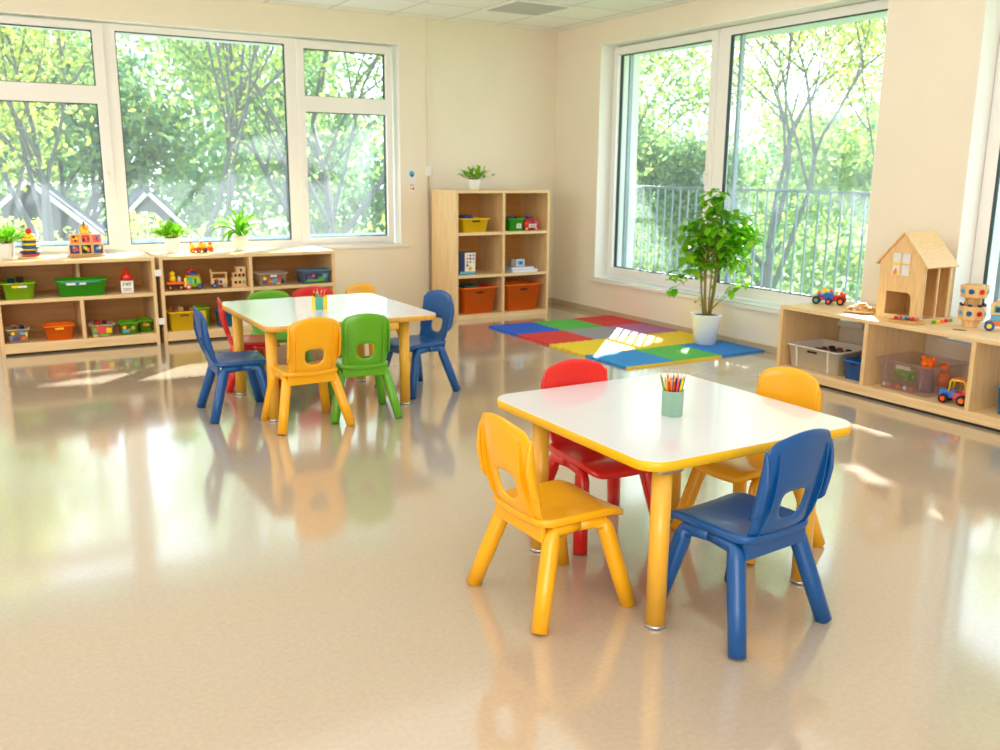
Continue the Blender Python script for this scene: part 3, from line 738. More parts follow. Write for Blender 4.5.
# bookcase contents
bx = 8.33
bin_('yellow bin on the top left cubby of the bookcase', 4.51, bx, .889, .33, .28, .14, 'sunny', taper=.84)
bin_('small green bin with a white symbol in the top right cubby', 5.005, bx, .889, .20, .24, .13, 'grass', taper=.92, handle=False, shapes=[('paper', rect(-.005, .025, .055, .07)), ('paper', rect(.03, .055, .055, .07)), ('paper', rect(-.005, .025, .03, .048)), ('paper', rect(.03, .055, .03, .048)), ('paper', rect(0, .05, .074, .08))])
t = thing('toy_fire_engine', 'red toy fire engine with a pale panel in the top right cubby', 'toy vehicle', (5.225, bx, .889), R(-6))
MB().loft([rrect(.088, .05, .012, .012), rrect(.088, .05, .014, .07), rrect(.066, .046, .014, .12)]).build('engine_body', 'red', t)
MB().tube([(-.05, 0, .125), (.03, 0, .135)], .01).ball((-.03, 0, .135), .018).build('roof_light', 'blue', t)
decals(t, 'side_print', lambda a, z, q: Vector((a, -.051-q, z)), [('paper', rect(-.03, .055, .03, .065)), ('teal', rect(-.02, .045, .038, .056)), ('navy', [(-.01, .075), (.04, .075), (.03, .1), (.0, .1)])])
for x in (-.055, .055):
    for y in (-.048, .048): wheel(t, x, y, .018, .018, .012, 'red', 'paper')
blocks(4.46, bx, 1.015, 6, .08, .04, ['navy', 'blue', 'purple', 'brown'], 'small blue or purple toy block in the yellow bookcase bin', 'toy blocks in the yellow bookcase bin', 11)
blocks(5.0, bx, 1.0, 5, .06, .035, ['navy', 'blue', 'black'], 'small dark blue toy block in the green bookcase bin', 'toy blocks in the green bookcase bin', 12)
t = thing('game_box', 'upright boxed game with a colourful front in the middle left cubby', 'box', (4.46, bx+.02, .456), R(-4))
MB().box(-.09, .09, -.06, .06, 0, .225).build('carton', 'navy', t, bevel=.002)
sh = [('paper', rect(-.03, .087, .03, .222)), ('sky', rect(-.088, .088, .004, .03))]
cl = ['sunny', 'red', 'sky', 'orange', 'navy', 'pink', 'orange', 'teal', 'sunny', 'blue']
for i in range(10):
    sh.append((cl[i], disc2(-.003+.034*(i % 3), .195-.034*(i//3), .013, 10)))
sh.append(('sunny', disc2(.03, .065, .026))); sh.append(('orange', disc2(.03, .06, .012)))
decals(t, 'printed_front', lambda a, z, q: Vector((a, -.06-q, z)), sh)
decals(t, 'printed_side', lambda a, z, q: Vector((-.09-q, a, z)), [('teal', rect(-.05, .05, .06, .1)), ('pink', rect(-.05, .03, .11, .15)), ('sky', rect(-.05, .05, .165, .18))])
for i, (w_, h_, dx_, lb, c_) in enumerate(((.33, .028, .01, 'lower of the two flat pale blue books in the middle right cubby', 'sky'), (.28, .026, -.01, 'upper of the two flat books, lavender blue, under the small box', 'purple'))):
    t = thing('book', lb, 'book', (5.105+dx_, bx+.01, .456+i*.029), R(3-5*i))
    cov = plain('book_cover_%d' % i, (186, 200, 226) if i == 0 else (176, 180, 216), .6)
    MB().box(-w_/2+.004, w_/2-.004, -.108, .112, .003, h_-.003).build('pages', 'paper', t)
    MB().box(-w_/2, w_/2, -.112, .114, 0, .003).box(-w_/2, w_/2, -.112, .114, h_-.003, h_).box(-w_/2, -w_/2+.003, -.112, .114, .003, h_-.003).build('cover', cov, t)
t = thing('small_box', 'small grey box with a pale blue picture lying on the books', 'box', (5.055, bx-.01, .456+.029+.0265), R(-3))
MB().box(-.078, .078, -.05, .05, 0, .08).build('carton', plain('box_grey', (150, 134, 120), .7), t, bevel=.002)
decals(t, 'printed_front', lambda a, z, q: Vector((a, -.05-q, z)), [('paper', rect(-.02, .076, .004, .076)), ('sky', rect(-.01, .066, .012, .068)), ('blue', [(.01, .025), (.05, .03), (.045, .055), (.02, .05)])])
bin_('large orange bin in the bottom left cubby of the bookcase', 4.565, 8.36, .0505, .43, .32, .275, 'orange', taper=.80)
bin_('large orange bin in the bottom right cubby of the bookcase', 5.098, 8.36, .0505, .46, .32, .28, 'orange', taper=.80)
t = thing('toy_block', 'dark green flat toy box sticking out of the lower left orange bin', 'toy block', (4.50, 8.36, .19), R(10))
MB().box(-.09, .09, -.06, .06, 0, .15).build('block_body', plain('dark_green', (30, 84, 60), .6), t, bevel=.003)
t = thing('toy_block', 'red toy brick behind the dark green one in the lower left orange bin', 'toy block', (4.68, 8.40, .20), R(-12))
MB().box(-.06, .06, -.05, .05, 0, .12).build('block_body', 'red', t, bevel=.003)

# ------------------------------------------------------------------ potted plants
def leaf(mb, base, d, L, W, droop, seg=5, fold=.15):
    d = Vector(d).normalized(); p = Vector(base); side = d.cross(Vector((0, 0, 1)))
    if side.length < .05: side = Vector((1, 0, 0))
    side.normalize(); vs = []; fs = []
    for k in range(seg+1):
        t_ = k/seg; w_ = W*math.sin(PI*min(1, t_*.93+.05))**.8*.5
        if k == seg: w_ = W*.02
        up = side.cross(d).normalized()
        vs += [p-side*w_+up*w_*fold*2, p.copy(), p+side*w_+up*w_*fold*2]
        p = p+d*(L/seg)
        d = (d+Vector((0, 0, -droop/seg))).normalized()
    for k in range(seg):
        a = k*3; fs += [(a, a+1, a+4, a+3), (a+1, a+2, a+5, a+4)]
    mb.add(vs, fs, True)
def pot(t, r0, r1, h, mat='pot'):
    MB().lathe([(r0*.9, 0), (r0, .006), (r1*.995, h-.012), (r1, h-.004), (r1-.003, h), (r1-.008, h-.003), (r1*.9, h-.02)], n=40, cap1=False).build('pot', mat, t)
    MB().lathe([(.002, h-.016), (r1*.92, h-.02)], n=24, cap0=False, cap1=False).build('soil', 'soil', t)
def bushy(label, x, y, z, r0, r1, h, spread, n, seed, L=.08, W=.026, up=.6, mat='pl_leaf'):
    r_ = random.Random(seed); t = thing('potted_plant', label, 'plant', (x, y, z)); pot(t, r0, r1, h)
    mb = MB(); st = MB()
    for i in range(n):
        a = r_.random()*2*PI; e = (r_.random()**.7)*1.25
        d = Vector((math.cos(a)*math.sin(e), math.sin(a)*math.sin(e), math.cos(e)*up+.12))
        q = Vector((r_.uniform(-.3, .3)*r1, r_.uniform(-.3, .3)*r1, h-.015))
        tip = q+d*spread*r_.uniform(.45, .95)
        st.tube([q, tip], [.0018, .001], 4)
        for k in range(3):
            dd = Vector((d.x+r_.uniform(-.6, .6), d.y+r_.uniform(-.6, .6), d.z+r_.uniform(-.1, .6)))
            leaf(mb, q.lerp(tip, r_.uniform(.6, 1)), dd, L*r_.uniform(.6, 1.1), W*r_.uniform(.8, 1.2), r_.uniform(.3, .9), 4)
    mb.build('foliage', mat, t, recalc=False); st.build('stems', 'stem', t)
    return t
CT = .7555
bushy('leafy green plant in a white pot at the left edge of the picture', .30, 8.60, CT, .05, .066, .13, .17, 70, 1)
bushy('leafy green plant in a white pot on the cabinets, right of the wooden blocks', 1.62, 8.61, CT, .056, .07, .135, .20, 84, 2)
bushy('small fern-like plant in a white pot on top of the tall bookcase', 4.62, 8.45, 1.3075, .052, .066, .105, .235, 56, 3, L=.06, W=.022, up=.5, mat='pl_leaf2')
# peace lily
t = thing('potted_plant', 'arching long-leaved plant in a white pot at the right end of the window cabinets', 'plant', (2.225, 8.60, CT)); pot(t, .058, .078, .14)
mb = MB(); r_ = random.Random(5)
for i in range(26):
    a = i*2.4+r_.random()*.5; e = r_.uniform(.15, .95) if i > 6 else r_.uniform(.1, .4)
    d = Vector((math.cos(a)*math.sin(e), math.sin(a)*math.sin(e)*.8, math.cos(e)))
    leaf(mb, (d.x*.02, d.y*.02, .13), d, r_.uniform(.22, .36), r_.uniform(.04, .055), r_.uniform(1.2, 2.4), 9, .25)
leaf(mb, (0, -.05, .16), (0.02, -.35, .3), .14, .075, 2.2, 7, .2)
leaf(mb, (-.03, -.04, .15), (-.5, -.45, .45), .2, .05, 2.4, 8, .2)
mb.build('foliage', 'pl_spath', t, recalc=False)
# big floor plant
t = thing('potted_plant', 'tall bushy houseplant in a white floor pot on the play mat by the window', 'plant', (5.60, 5.965, .018)); pot(t, .094, .134, .27)
r_ = random.Random(9); st = MB(); lv = MB()
stems = []
def stem(p0, p1, bend, r0, r1, n=8):
    pts = []
    for k in range(n+1):
        u = k/n; p = Vector(p0).lerp(Vector(p1), u); p += Vector(bend)*math.sin(PI*u); pts.append(p)
    st.tube(pts, [r0+(r1-r0)*k/n for k in range(n+1)], 7); return pts
vx = Vector((.86, -.5, 0)); vd = Vector((.5, .86, 0))      # across / along the view, only used to lay out a natural crown
for i in range(7):
    a = i*.9; b0 = Vector((math.cos(a)*.03, math.sin(a)*.03, .24))
    tp = Vector((math.cos(a)*.09, math.sin(a)*.09, .78+.06*i % .2))
    stems.append(stem(b0, tp, (r_.uniform(-.02, .02), r_.uniform(-.02, .02), 0), .010, .006))
ends = []
def cl(o, along, z): return vx*o+vd*along+Vector((0, 0, z))
crown = [(0.02, 0, 1.28), (-.02, .04, 1.22), (.05, -.05, 1.12), (-.10, 0, 1.05), (-.20, .03, 1.0), (-.08, -.08, .95), (.14, .02, 1.08), (.24, -.02, 1.10), (.30, .05, 1.02), (.22, .08, .95), (.30, -.05, .88), (.18, -.08, .80), (.08, .1, .98), (0, .06, .88), (-.12, .06, .86), (-.18, -.04, .78), (.25, .02, .76), (.08, -.12, .85), (-.04, -.06, .74), (.12, 0, .70), (-.10, .02, .66), (.02, .12, 1.08), (.17, -.12, .97), (.0, -.14, 1.0), (.32, 0, .95), (-.05, .14, .78), (.05, .02, .80), (.10, .04, .90), (-.02, -.02, .96), (-.15, -.05, .92), (.18, .1, .86), (.02, -.1, 1.16), (.26, .1, .84)]
for i, (o_, al, z_) in enumerate(crown):
    e = cl(o_, al, z_); s0 = stems[i % 7][6 if z_ < .9 else 8]
    stem(s0, e, (0, 0, .03), .0045, .002, 4); ends.append((e, 14))
for o_, al, z_, n_ in ((-.26, -.02, .60, 7), (-.30, .0, .50, 6), (.27, -.02, .50, 5), (.34, .0, .62, 4)):
    e = cl(o_, al, z_); stem((0, 0, .26), e, (0, 0, .02), .004, .002, 6) if o_ > 0 else stem(stems[0][5], e, (0, 0, .04), .004, .002, 5)
    ends.append((e, n_))
for sx in (-.08, -.03, .09): 
    e = cl(sx, -.02, .34+abs(sx)); stem((0, 0, .25), e, (0, 0, .01), .003, .002, 3); ends.append((e, 3))
for e, n_ in ends:
    for k in range(n_):
        a = r_.random()*2*PI; up = r_.uniform(-.5, .7)
        d = Vector((math.cos(a), math.sin(a), up)); bpos = Vector(e)+Vector((r_.gauss(0, .035), r_.gauss(0, .035), r_.gauss(0, .035)))
        if n_ > 3: leaf(lv, bpos, d, r_.uniform(.09, .15), r_.uniform(.048, .068), r_.uniform(.6, 2.0), 5, .2)
        else: leaf(lv, bpos, d, .055, .02, .6, 4, .2)
for k in range(0, 6):
    p = stems[k][4+k % 3]
    leaf(lv, p, (r_.uniform(-1, 1), r_.uniform(-1, 1), .3), .11, .05, 1.5, 5)
st.build('stems', 'stem_b', t); lv.build('foliage', 'pl_leaf2', t, recalc=False)

# ------------------------------------------------------------------ toys on the cabinets under the back window
t = thing('ring_stacker', 'ring stacking toy with yellow and blue discs and a red ball on top', 'toy', (.475, 8.58, CT))
MB().lathe([(.09, 0), (.104, .004), (.104, .012), (.096, .018)], n=32).build('base', 'toywood', t)
MB().lathe([(.007, .018), (.007, .24)], n=10).build('peg', 'toywood', t)
z_ = .018
for nm, r_o, h_ in (('pink', .072, .022), ('navy', .085, .022), ('sunny', .06, .020), ('blue', .073, .024), ('sunny', .064, .022), ('blue', .062, .02), ('sunny', .066, .022), ('sunny', .045, .03)):
    MB().lathe([(.008, z_), (r_o*.85, z_), (r_o, z_+h_*.3), (r_o, z_+h_*.7), (r_o*.85, z_+h_*.98), (.008, z_+h_*.98)], n=28).build('ring', nm, t); z_ += h_
MB().ball((0, 0, z_+.024), .026, 18, 12).build('ball', 'red', t)
tr = thing('wooden_tray', 'oval wooden tray under a pyramid of picture blocks by the window', 'tray', (.905, 8.58, CT), R(-3))
MB().loft([rrect(.148, .09, .08, 0), rrect(.155, .095, .085, .004), rrect(.155, .095, .085, .012), rrect(.15, .09, .08, .016)]).build('board', 'toywood_d', tr)
MB().loft([rrect(.142, .06, .01, .016), rrect(.142, .06, .01, .0175)]).build('inlay', 'toywood', tr)
def cube(label, x, z, s_, faces, seed, wood_='toywood'):
    t = thing('picture_block', label, 'toy block', (x, 8.575, z), R(-3), 'picture blocks stacked on the tray')
    MB().box(-s_, s_, -s_, s_, 0, 2*s_).build('wooden_cube', wood_, t, bevel=.003)
    r2 = random.Random(seed); sh = [(faces[0], rect(-s_*.8, s_*.8, s_*.2, s_*1.8))]
    for k in range(5):
        cx_, cz_ = r2.uniform(-.5, .5)*s_, s_*(1+r2.uniform(-.5, .5))
        sh.append((faces[1+k % (len(faces)-1)], disc2(cx_, cz_, s_*r2.uniform(.18, .3), 8) if k % 2 else rect(cx_-s_*.2, cx_+s_*.2, cz_-s_*.3, cz_+s_*.3)))
    decals(t, 'printed_picture', lambda a, z2, q: Vector((a, -s_-q, z2)), sh)
s_ = .0455; zb_ = CT+.0185
for i, (dx, f, cn) in enumerate(((-.096, ['navy', 'red', 'pink', 'sky'], 'with a navy and red picture, left of the bottom row'), (-.004, ['dark', 'lime', 'orange', 'sunny'], 'with a green and orange picture, middle of the bottom row'), (.09, ['navy', 'sky', 'blue', 'toywood'], 'with a blue picture, right of the bottom row'))):
    cube('wooden block '+cn, .905+dx, zb_, s_, f, i)
s2 = .040; zm = zb_+2*s_+.001
for i, (dx, f, cn) in enumerate(((-.086, ['orange', 'sunny', 'black', 'sunny'], 'with an orange figure, left of the middle row'), (-.002, ['red', 'orange', 'black', 'pink'], 'with a red picture, centre of the middle row'), (.082, ['pink', 'sky', 'blue', 'red'], 'with a pink and blue picture, right of the middle row'))):
    cube('wooden block '+cn, .905+dx, zm, s2, f, 10+i)
cube('wooden block with a yellow panel topping the block pyramid', .898, zm+2*s2+.001, .036, ['sunny', 'orange', 'red', 'sunny'], 20, 'toywood_d')
o = MB().lathe([(.012, 0), (.014, .006), (.006, .014), (.010, .022), (.004, .03)], n=12).build('wooden_finial', 'brown', None, loc=(.898, 8.575, zm+2*s2+.0745))
tag(o, 'tiny dark wooden knob on the very top of the block pyramid', 'knob')
t = thing('toy_train', 'yellow and orange toy train between the plants on the cabinet', 'toy vehicle', (1.86, 8.57, CT), R(0))
MB().box(-.075, .10, -.025, .025, .02, .045).build('chassis', 'orange', t, bevel=.004)
MB().box(-.10, -.06, -.025, .025, .02, .075).build('cab', 'sunny', t, bevel=.006)
MB().box(-.03, .04, -.024, .024, .045, .08).build('wagon', 'sunny', t, bevel=.006)
MB().box(.055, .10, -.024, .024, .045, .062).build('rear_wagon', 'sunny', t, bevel=.004)
MB().lathe([(.008, .075), (.012, .10)], (-.09, 0, 0), 10).build('chimney', 'orange', t); MB().ball((.08, 0, .078), .018).build('knob', 'orange', t); MB().ball((0, 0, .09), .012).build('knob', 'orange', t)
for x, hb in ((-.08, 'sunny'), (-.025, 'orange'), (.03, 'navy'), (.085, 'orange')):
    for y in (-.03, .03): wheel(t, x, y, .02, .02, .012, 'red' if x > .05 or x < -.05 else 'brown', hb)

# ------------------------------------------------------------------ low shelf contents (front faces look towards -X)
RB = -PI/2   # local -Y -> world -X
def rbin(label, y, x, w, d, h, mat, **k): return bin_(label, x, y, .0855, w, d, h, mat, rz=RB, **k)
rbin('large cream plastic basket in the first compartment of the low shelf', 4.497, 5.46, .49, .40, .175, 'binwhite', taper=.9, ribs=True)
rbin('small blue bin beside the cream basket in the low shelf', 4.150, 5.40, .19, .22, .135, 'bblue', taper=.9)
cb2, _ = rbin('large clear plastic box of toys in the middle compartment of the low shelf', 3.742, 5.47, .445, .42, .205, 'clearbox', taper=.86, handle=False, ribs=True)
MB().box(-.055, .055, -.197, -.188, .155, .182).build('handle', 'clearwarm', cb2, bevel=.004)
rbin('bright blue bin in the last visible compartment, at the right edge', 3.02, 5.42, .22, .25, .17, 'cyan', taper=.9, handle=False)
for i in range(9):
    r2 = random.Random(60+i)
    o = MB().ball((0, 0, 0), .024+.006*r2.random(), 10, 7, .6).build('wooden_bead', 'brown' if i % 2 else 'dark', None, loc=(5.40+.075*(i//3)+.01*r2.random(), 4.40+.075*(i % 3)+.01*r2.random(), .225))
    tag(o, 'dark brown wooden bead lying in the cream basket', 'bead', 'brown beads in the cream basket')
# contents of the clear box: green plush foliage toy, orange toy animal, pink balls
t = thing('plush_toy', 'green leafy plush toy seen through the left half of the clear box', 'toy', (5.43, 3.83, .125))
mb = MB(); r2 = random.Random(3)
for k in range(26):
    a = r2.random()*2*PI; rr_ = .06*math.sqrt(r2.random()); mb.ball((rr_*math.cos(a)*.7, rr_*math.sin(a)*1.2, .02+.05*r2.random()), .018, 8, 6)
mb.build('plush_body', 'green', t)
for k in range(5):
    o = MB().ball((0, 0, 0), .014, 10, 7).build('toy_ball', ['pink', 'paper', 'orange', 'pink', 'paper'][k], None, loc=(5.33, 3.70+.052*k, .108))
    tag(o, ['pink', 'white', 'orange', 'pink', 'white'][k]+' little ball at the bottom of the clear box', 'ball', 'little balls in the clear box')
t = thing('toy_animal', 'orange toy lion rising above the rim of the clear box', 'toy', (5.45, 3.68, .09), R(100))
MB().lathe([(.05, 0), (.055, .04), (.05, .11), (.03, .15)], n=18).build('animal_body', plain('dusky_purple', (130, 88, 96), .6), t)
MB().ball((0, 0, .185), .045, 18, 12).ball((.0, .04, .19), .02).build('head', 'orange', t)
MB().ball((-.035, 0, .222), .015).ball((.035, 0, .222), .015).build('ear', 'orange', t)
t = thing('toy_animal', 'small orange and brown toy animal behind the lion in the clear box', 'toy', (5.57, 3.64, .12), 0)
MB().lathe([(.04, 0), (.045, .05), (.03, .09)], n=14).ball((0, 0, .12), .038).build('animal_body', 'orange', t)
# tractor
t = thing('toy_tractor', 'blue and red toy tractor with a yellow cab frame beside the clear box', 'toy vehicle', (5.33, 3.385, .0855), R(-80))
# local x along its length: world +X.. front towards local -X
MB().loft([[Vector((x, y, z)) for y, z in ((-.028, .035), (.028, .035), (.030, .085), (-.030, .085))] for x in (-.095, -.085, .0)], smooth=False).build('hood', 'bblue', t, bevel=.006)
MB().box(-.01, .075, -.032, .032, .03, .075).box(.045, .085, -.034, .034, .05, .105).build('rear_body', 'red', t, bevel=.006)
mb = MB()
for y in (-.032, .032):
    mb.tube([(-.035, y, .08), (-.028, y, .145), (-.018, y, .155), (.05, y, .155), (.062, y, .145), (.07, y, .09)], .006, 8)
mb.build('cab_frame', 'sunny', t); MB().box(-.025, .06, -.036, .036, .153, .163).build('cab_roof', 'orange', t, bevel=.004)
MB().tube([(-.055, 0, .085), (-.055, 0, .12)], .004).build('exhaust', 'black', t)
for y in (-.042, .042):
    wheel(t, -.06, y, .030, .030, .024, 'black', plain('hub_orange_red', (255, 76, 30), .4)); wheel(t, .055, y, .034, .034, .026, 'black', 'orange')

# things on top of the low shelf
HT = .5415
t = thing('toy_car', 'red, purple and blue toy car with big black wheels on the low shelf top', 'toy vehicle', (5.60, 4.655, HT), R(-57), scale=1.13)
MB().loft([[Vector((x, y*s1, z*s2_)) for y, z in ((-.03, .022), (.03, .022), (.034, .05), (-.034, .05))] for x, s1, s2_ in ((-.105, .7, 1), (-.09, 1, 1.05), (-.03, 1, 1.1))], smooth=False).build('front_body', 'pink', t, bevel=.006)
MB().box(-.03, .025, -.034, .034, .025, .08).build('middle_body', 'bblue', t, bevel=.006)
MB().loft([[Vector((x, y*s1, z)) for y, z in ((-.03, .02), (.03, .02), (.036, h_), (-.036, h_))] for x, s1, h_ in ((.025, 1, .062), (.085, 1, .066), (.108, .8, .052))], smooth=False).build('rear_body', 'red', t, bevel=.006)
MB().box(-.075, -.03, -.036, .036, .045, .062).build('purple_panel', 'purple', t, bevel=.004)
MB().box(-.05, .0, -.02, .02, .078, .094).ball((-.035, 0, .1), .012).ball((.045, 0, .078), .011).build('yellow_knob', 'sunny', t)
MB().ball((-.07, 0, .072), .012).ball((.01, 0, .09), .010).ball((.075, 0, .076), .012).ball((.095, .01, .07), .010).build('orange_knob', 'orange', t)
for x, hb in ((-.078, 'teal'), (.075, 'orange')):
    for y in (-.04, .04): wheel(t, x, y, .026, .026, .022, 'black', hb)
wheel(t, .0, -.045, .022, .022, .018, 'black', 'pink'); wheel(t, .0, .045, .022, .022, .018, 'black', 'pink')
def wob(rx, ry, n, seed, amp=.12):
    r2 = random.Random(seed); ph = r2.random()*6
    return [((1+amp*math.sin(3*a+ph)+amp*.5*math.sin(7*a))*rx*math.cos(a), (1+amp*math.sin(3*a+ph)+amp*.5*math.sin(7*a))*ry*math.sin(a)) for a in [2*PI*i/n for i in range(n)]]
XY = lambda a, b_, c: Vector((a, b_, c))
t = thing('wooden_puzzle_board', 'flat wooden puzzle board left of the dollhouse on the low shelf', 'toy', (5.43, 4.24, HT), R(-65))
MB().plate([wob(.115, .065, 40, 1, .06)], 0.008, .020, XY).build('board', 'toywood', t, bevel=.003)
mb = MB()
for x, y in ((-.09, -.02), (.09, -.02), (0, .04), (-.03, -.04), (.04, -.04)): mb.lathe([(.012, 0), (.012, .008)], (x, y, 0), 12)
mb.build('foot', 'toywood_d', t)
ca2, sa2 = math.cos(R(-65)), math.sin(R(-65))
for i, (x, y, zz) in enumerate(((-.07, 0, 0), (-.02, .02, 0), (.035, -.01, 0), (.08, .01, 0), (-.045, -.01, .013), (.01, .0, .013), (.055, .0, .013), (-.01, .0, .026), (.03, .005, .026), (.01, 0, .039))):
    o = MB().plate([wob(.030, .02, 18, i+3, .12)], 0, .012, XY).build('puzzle_piece', 'toywood' if i % 3 else 'toywood_d', None, bevel=.002, loc=(5.43+x*ca2-y*sa2, 4.24+x*sa2+y*ca2, HT+.021+zz))
    o.rotation_euler.z = i*1.3
    tag(o, 'small wooden puzzle piece piled on the board left of the dollhouse', 'puzzle piece', 'wooden puzzle pieces on the board')
t = thing('wooden_bead_tray', 'round wooden tray with coloured beads in front of the dollhouse', 'tray', (5.345, 3.80, HT), R(-70))
MB().plate([wob(.115, .06, 40, 5, .03)], 0.0, .018, XY).build('board', 'toywood_d', t, bevel=.004)
MB().box(.0, .08, -.07, -.045, .0, .018).build('grip', 'toywood_d', t, bevel=.004)
ca2, sa2 = math.cos(R(-70)), math.sin(R(-70)); bc = ['red', 'pink', 'teal', 'blue', 'red', 'pink', 'teal', 'red', 'purple', 'pink', 'red', 'teal']
bn = dict(red='red', pink='pink', teal='turquoise', blue='blue', purple='purple')
for i in range(12):
    x, y = -.07+.026*(i % 6), -.015+.028*(i//6)
    o = MB().ball((0, 0, 0), .0115, 10, 7).build('wooden_bead', bc[i], None, loc=(5.345+x*ca2-y*sa2, 3.80+x*sa2+y*ca2, HT+.0295))
    tag(o, bn[bc[i]]+' bead on the round wooden tray in front of the dollhouse', 'bead', 'beads on the round tray')
# dollhouse
hx, hy = 5.42, 3.762
t = thing('dollhouse', 'wooden dollhouse with pitched roof and arched doorway on the low shelf', 'dollhouse', (hx, hy, HT))
Wd, Dp, Hw, Hr = .34, .31, .385, .575
TF_ = lambda a, z, q: Vector((q, a, z))
arch = [(.275, .03), (.275, .185), (.12, .185)]+[(.12-.04*math.sin(a), .145+.04*math.cos(a)) for a in (PI/8, PI/4, 3*PI/8, PI/2)]+[(.08, .03)]
win = rect(.11, .25, .295, .45)
MB().plate([[(0, 0), (Wd, 0), (Wd, Hw), (Wd/2, Hr), (0, Hw)], arch, win], 0, .012, TF_).build('front_wall', 'toywood', t, bevel=.0015)
MB().plate([[(0, 0), (Wd, 0), (Wd, Hw), (Wd/2, Hr), (0, Hw)]], Dp-.012, Dp, TF_).build('rear_wall', 'toywood_d', t)
MB().box(.012, Dp-.012, Wd-.012, Wd, .0, Hw).build('side_wall', 'toywood_d', t)
mb = MB()    # open side: frame posts
for x0_, x1_ in ((.012, .03), (.155, .168), (Dp-.03, Dp-.012)): mb.box(x0_, x1_, 0, .014, 0, Hw)
mb.box(.012, Dp-.012, 0, .014, Hw-.022, Hw); mb.box(.012, Dp-.012, 0, .014, .0, .018); mb.build('side_frame', 'toywood', t, bevel=.002)
MB().box(-.005, Dp+.0, -.02, Wd+.01, -.0008, .010).build('base_board', 'toywood', t, bevel=.003)
th = math.atan2(Hr-Hw, Wd/2)
for sgn in (-1, 1):
    n_ = Vector((0, sgn*math.sin(th), math.cos(th))); rdg = Vector((0, Wd/2, Hr)); ev = Vector((0, Wd/2+sgn*(Wd/2+.025), Hw-.025*math.tan(th)))
    a_, b_ = rdg+n_*.001, ev+n_*.001
    vs = []
    for x in (-.012, Dp+.006):
        for p in (a_, b_, b_+n_*.011, a_+n_*.011): vs.append(Vector((x, p.y, p.z)))
    MB().add(vs, [(0, 1, 2, 3), (4, 7, 6, 5), (0, 4, 5, 1), (1, 5, 6, 2), (2, 6, 7, 3), (3, 7, 4, 0)]).build('roof_panel', 'toywood', t)
wf = MB().plate([rect(.105, .255, .29, .455), rect(.112, .175, .297, .368), rect(.185, .248, .297, .368), rect(.112, .175, .378, .448), rect(.185, .248, .378, .448)], -.004, .008, TF_).build('window_frame', 'toywood', t)
MB().plate([rect(.112, .248, .297, .448)], .002, .004, TF_).build('window_paper', plain('frosted_paper', (226, 228, 226), .5), wf)
decals(wf, 'printed_picture', lambda a, z, q: Vector((.002-q, a, z)), [('orange', [(.20, .30), (.238, .30), (.232, .325), (.215, .345)]), ('sunny', disc2(.205, .312, .010))])
MB().plate([rect(.185, .248, .364, .380)], -.0055, -.0035, TF_).build('window_sill', 'sunny', wf)
for i, (mn, y_) in enumerate((('grass', .0), ('sunny', -.03), ('orange', -.06), ('red', -.085), ('green', .02))):
    o = MB().box(-.012, .012, -.009, .009, 0, .02).build('toy_brick', mn, None, bevel=.003, loc=(5.47+.045*i, 3.69, HT+.001)); o.rotation_euler.z = i
    tag(o, {'grass': 'bright green', 'sunny': 'yellow', 'orange': 'orange', 'red': 'red', 'green': 'olive green'}[mn]+' little brick beside the open side of the dollhouse', 'toy block', 'little bricks beside the dollhouse')
# castle tower toy
def octl(r, z, rot=PI/8, sx=1): return [Vector((r*math.cos(rot+PI/4*i)*sx, r*math.sin(rot+PI/4*i), z)) for i in range(8)]
t = thing('wooden_toy_castle', 'two-tier wooden toy castle tower with blue windows right of the dollhouse', 'toy', (5.60, 3.515, HT), R(-25))
MB().loft([octl(.055, 0), octl(.058, .05)], smooth=False).build('foot_tier', 'toywood', t, bevel=.002)
MB().loft([octl(.078, .045), octl(.082, .05), octl(.084, .135), octl(.076, .137), octl(.07, .12)], smooth=False).build('lower_tier', 'toywood', t, bevel=.002)
MB().loft([octl(.05, .12), octl(.05, .20)], smooth=False).build('neck', 'toywood_d', t)
MB().loft([octl(.076, .19), octl(.08, .197), octl(.088, .268), octl(.08, .27), octl(.072, .255)], smooth=False).build('upper_tier', 'toywood', t, bevel=.002)
for i in range(8):
    a = PI/4*i; MB().box(-.012, .012, -.005, .005, .135, .15, Matrix.Rotation(a+PI/2, 4, 'Z') @ Matrix.Translation((0, -.074, 0))).build('battlement', 'navy', t)
MB().loft([octl(.065, .262), octl(.05, .275)], smooth=False).build('coloured_rim', 'toywood_d', t)
mb = MB()
for tier_z, rr_ in ((.09, .0785), (.232, .0795)):
    for i in range(8):
        a = PI/4*i
        T_ = Matrix.Rotation(a, 4, 'Z') @ Matrix.Translation((rr_, 0, tier_z)) @ Matrix.Rotation(PI/2, 4, 'Y')
        mb.mat = [0, 1, 2, 0, 1, 0, 2, 1][i]
        mb.lathe([(.017, -.004), (.017, .003)], n=14, T=T_)
mb.build('painted_window', ['blue', 'sky', 'red'], t)
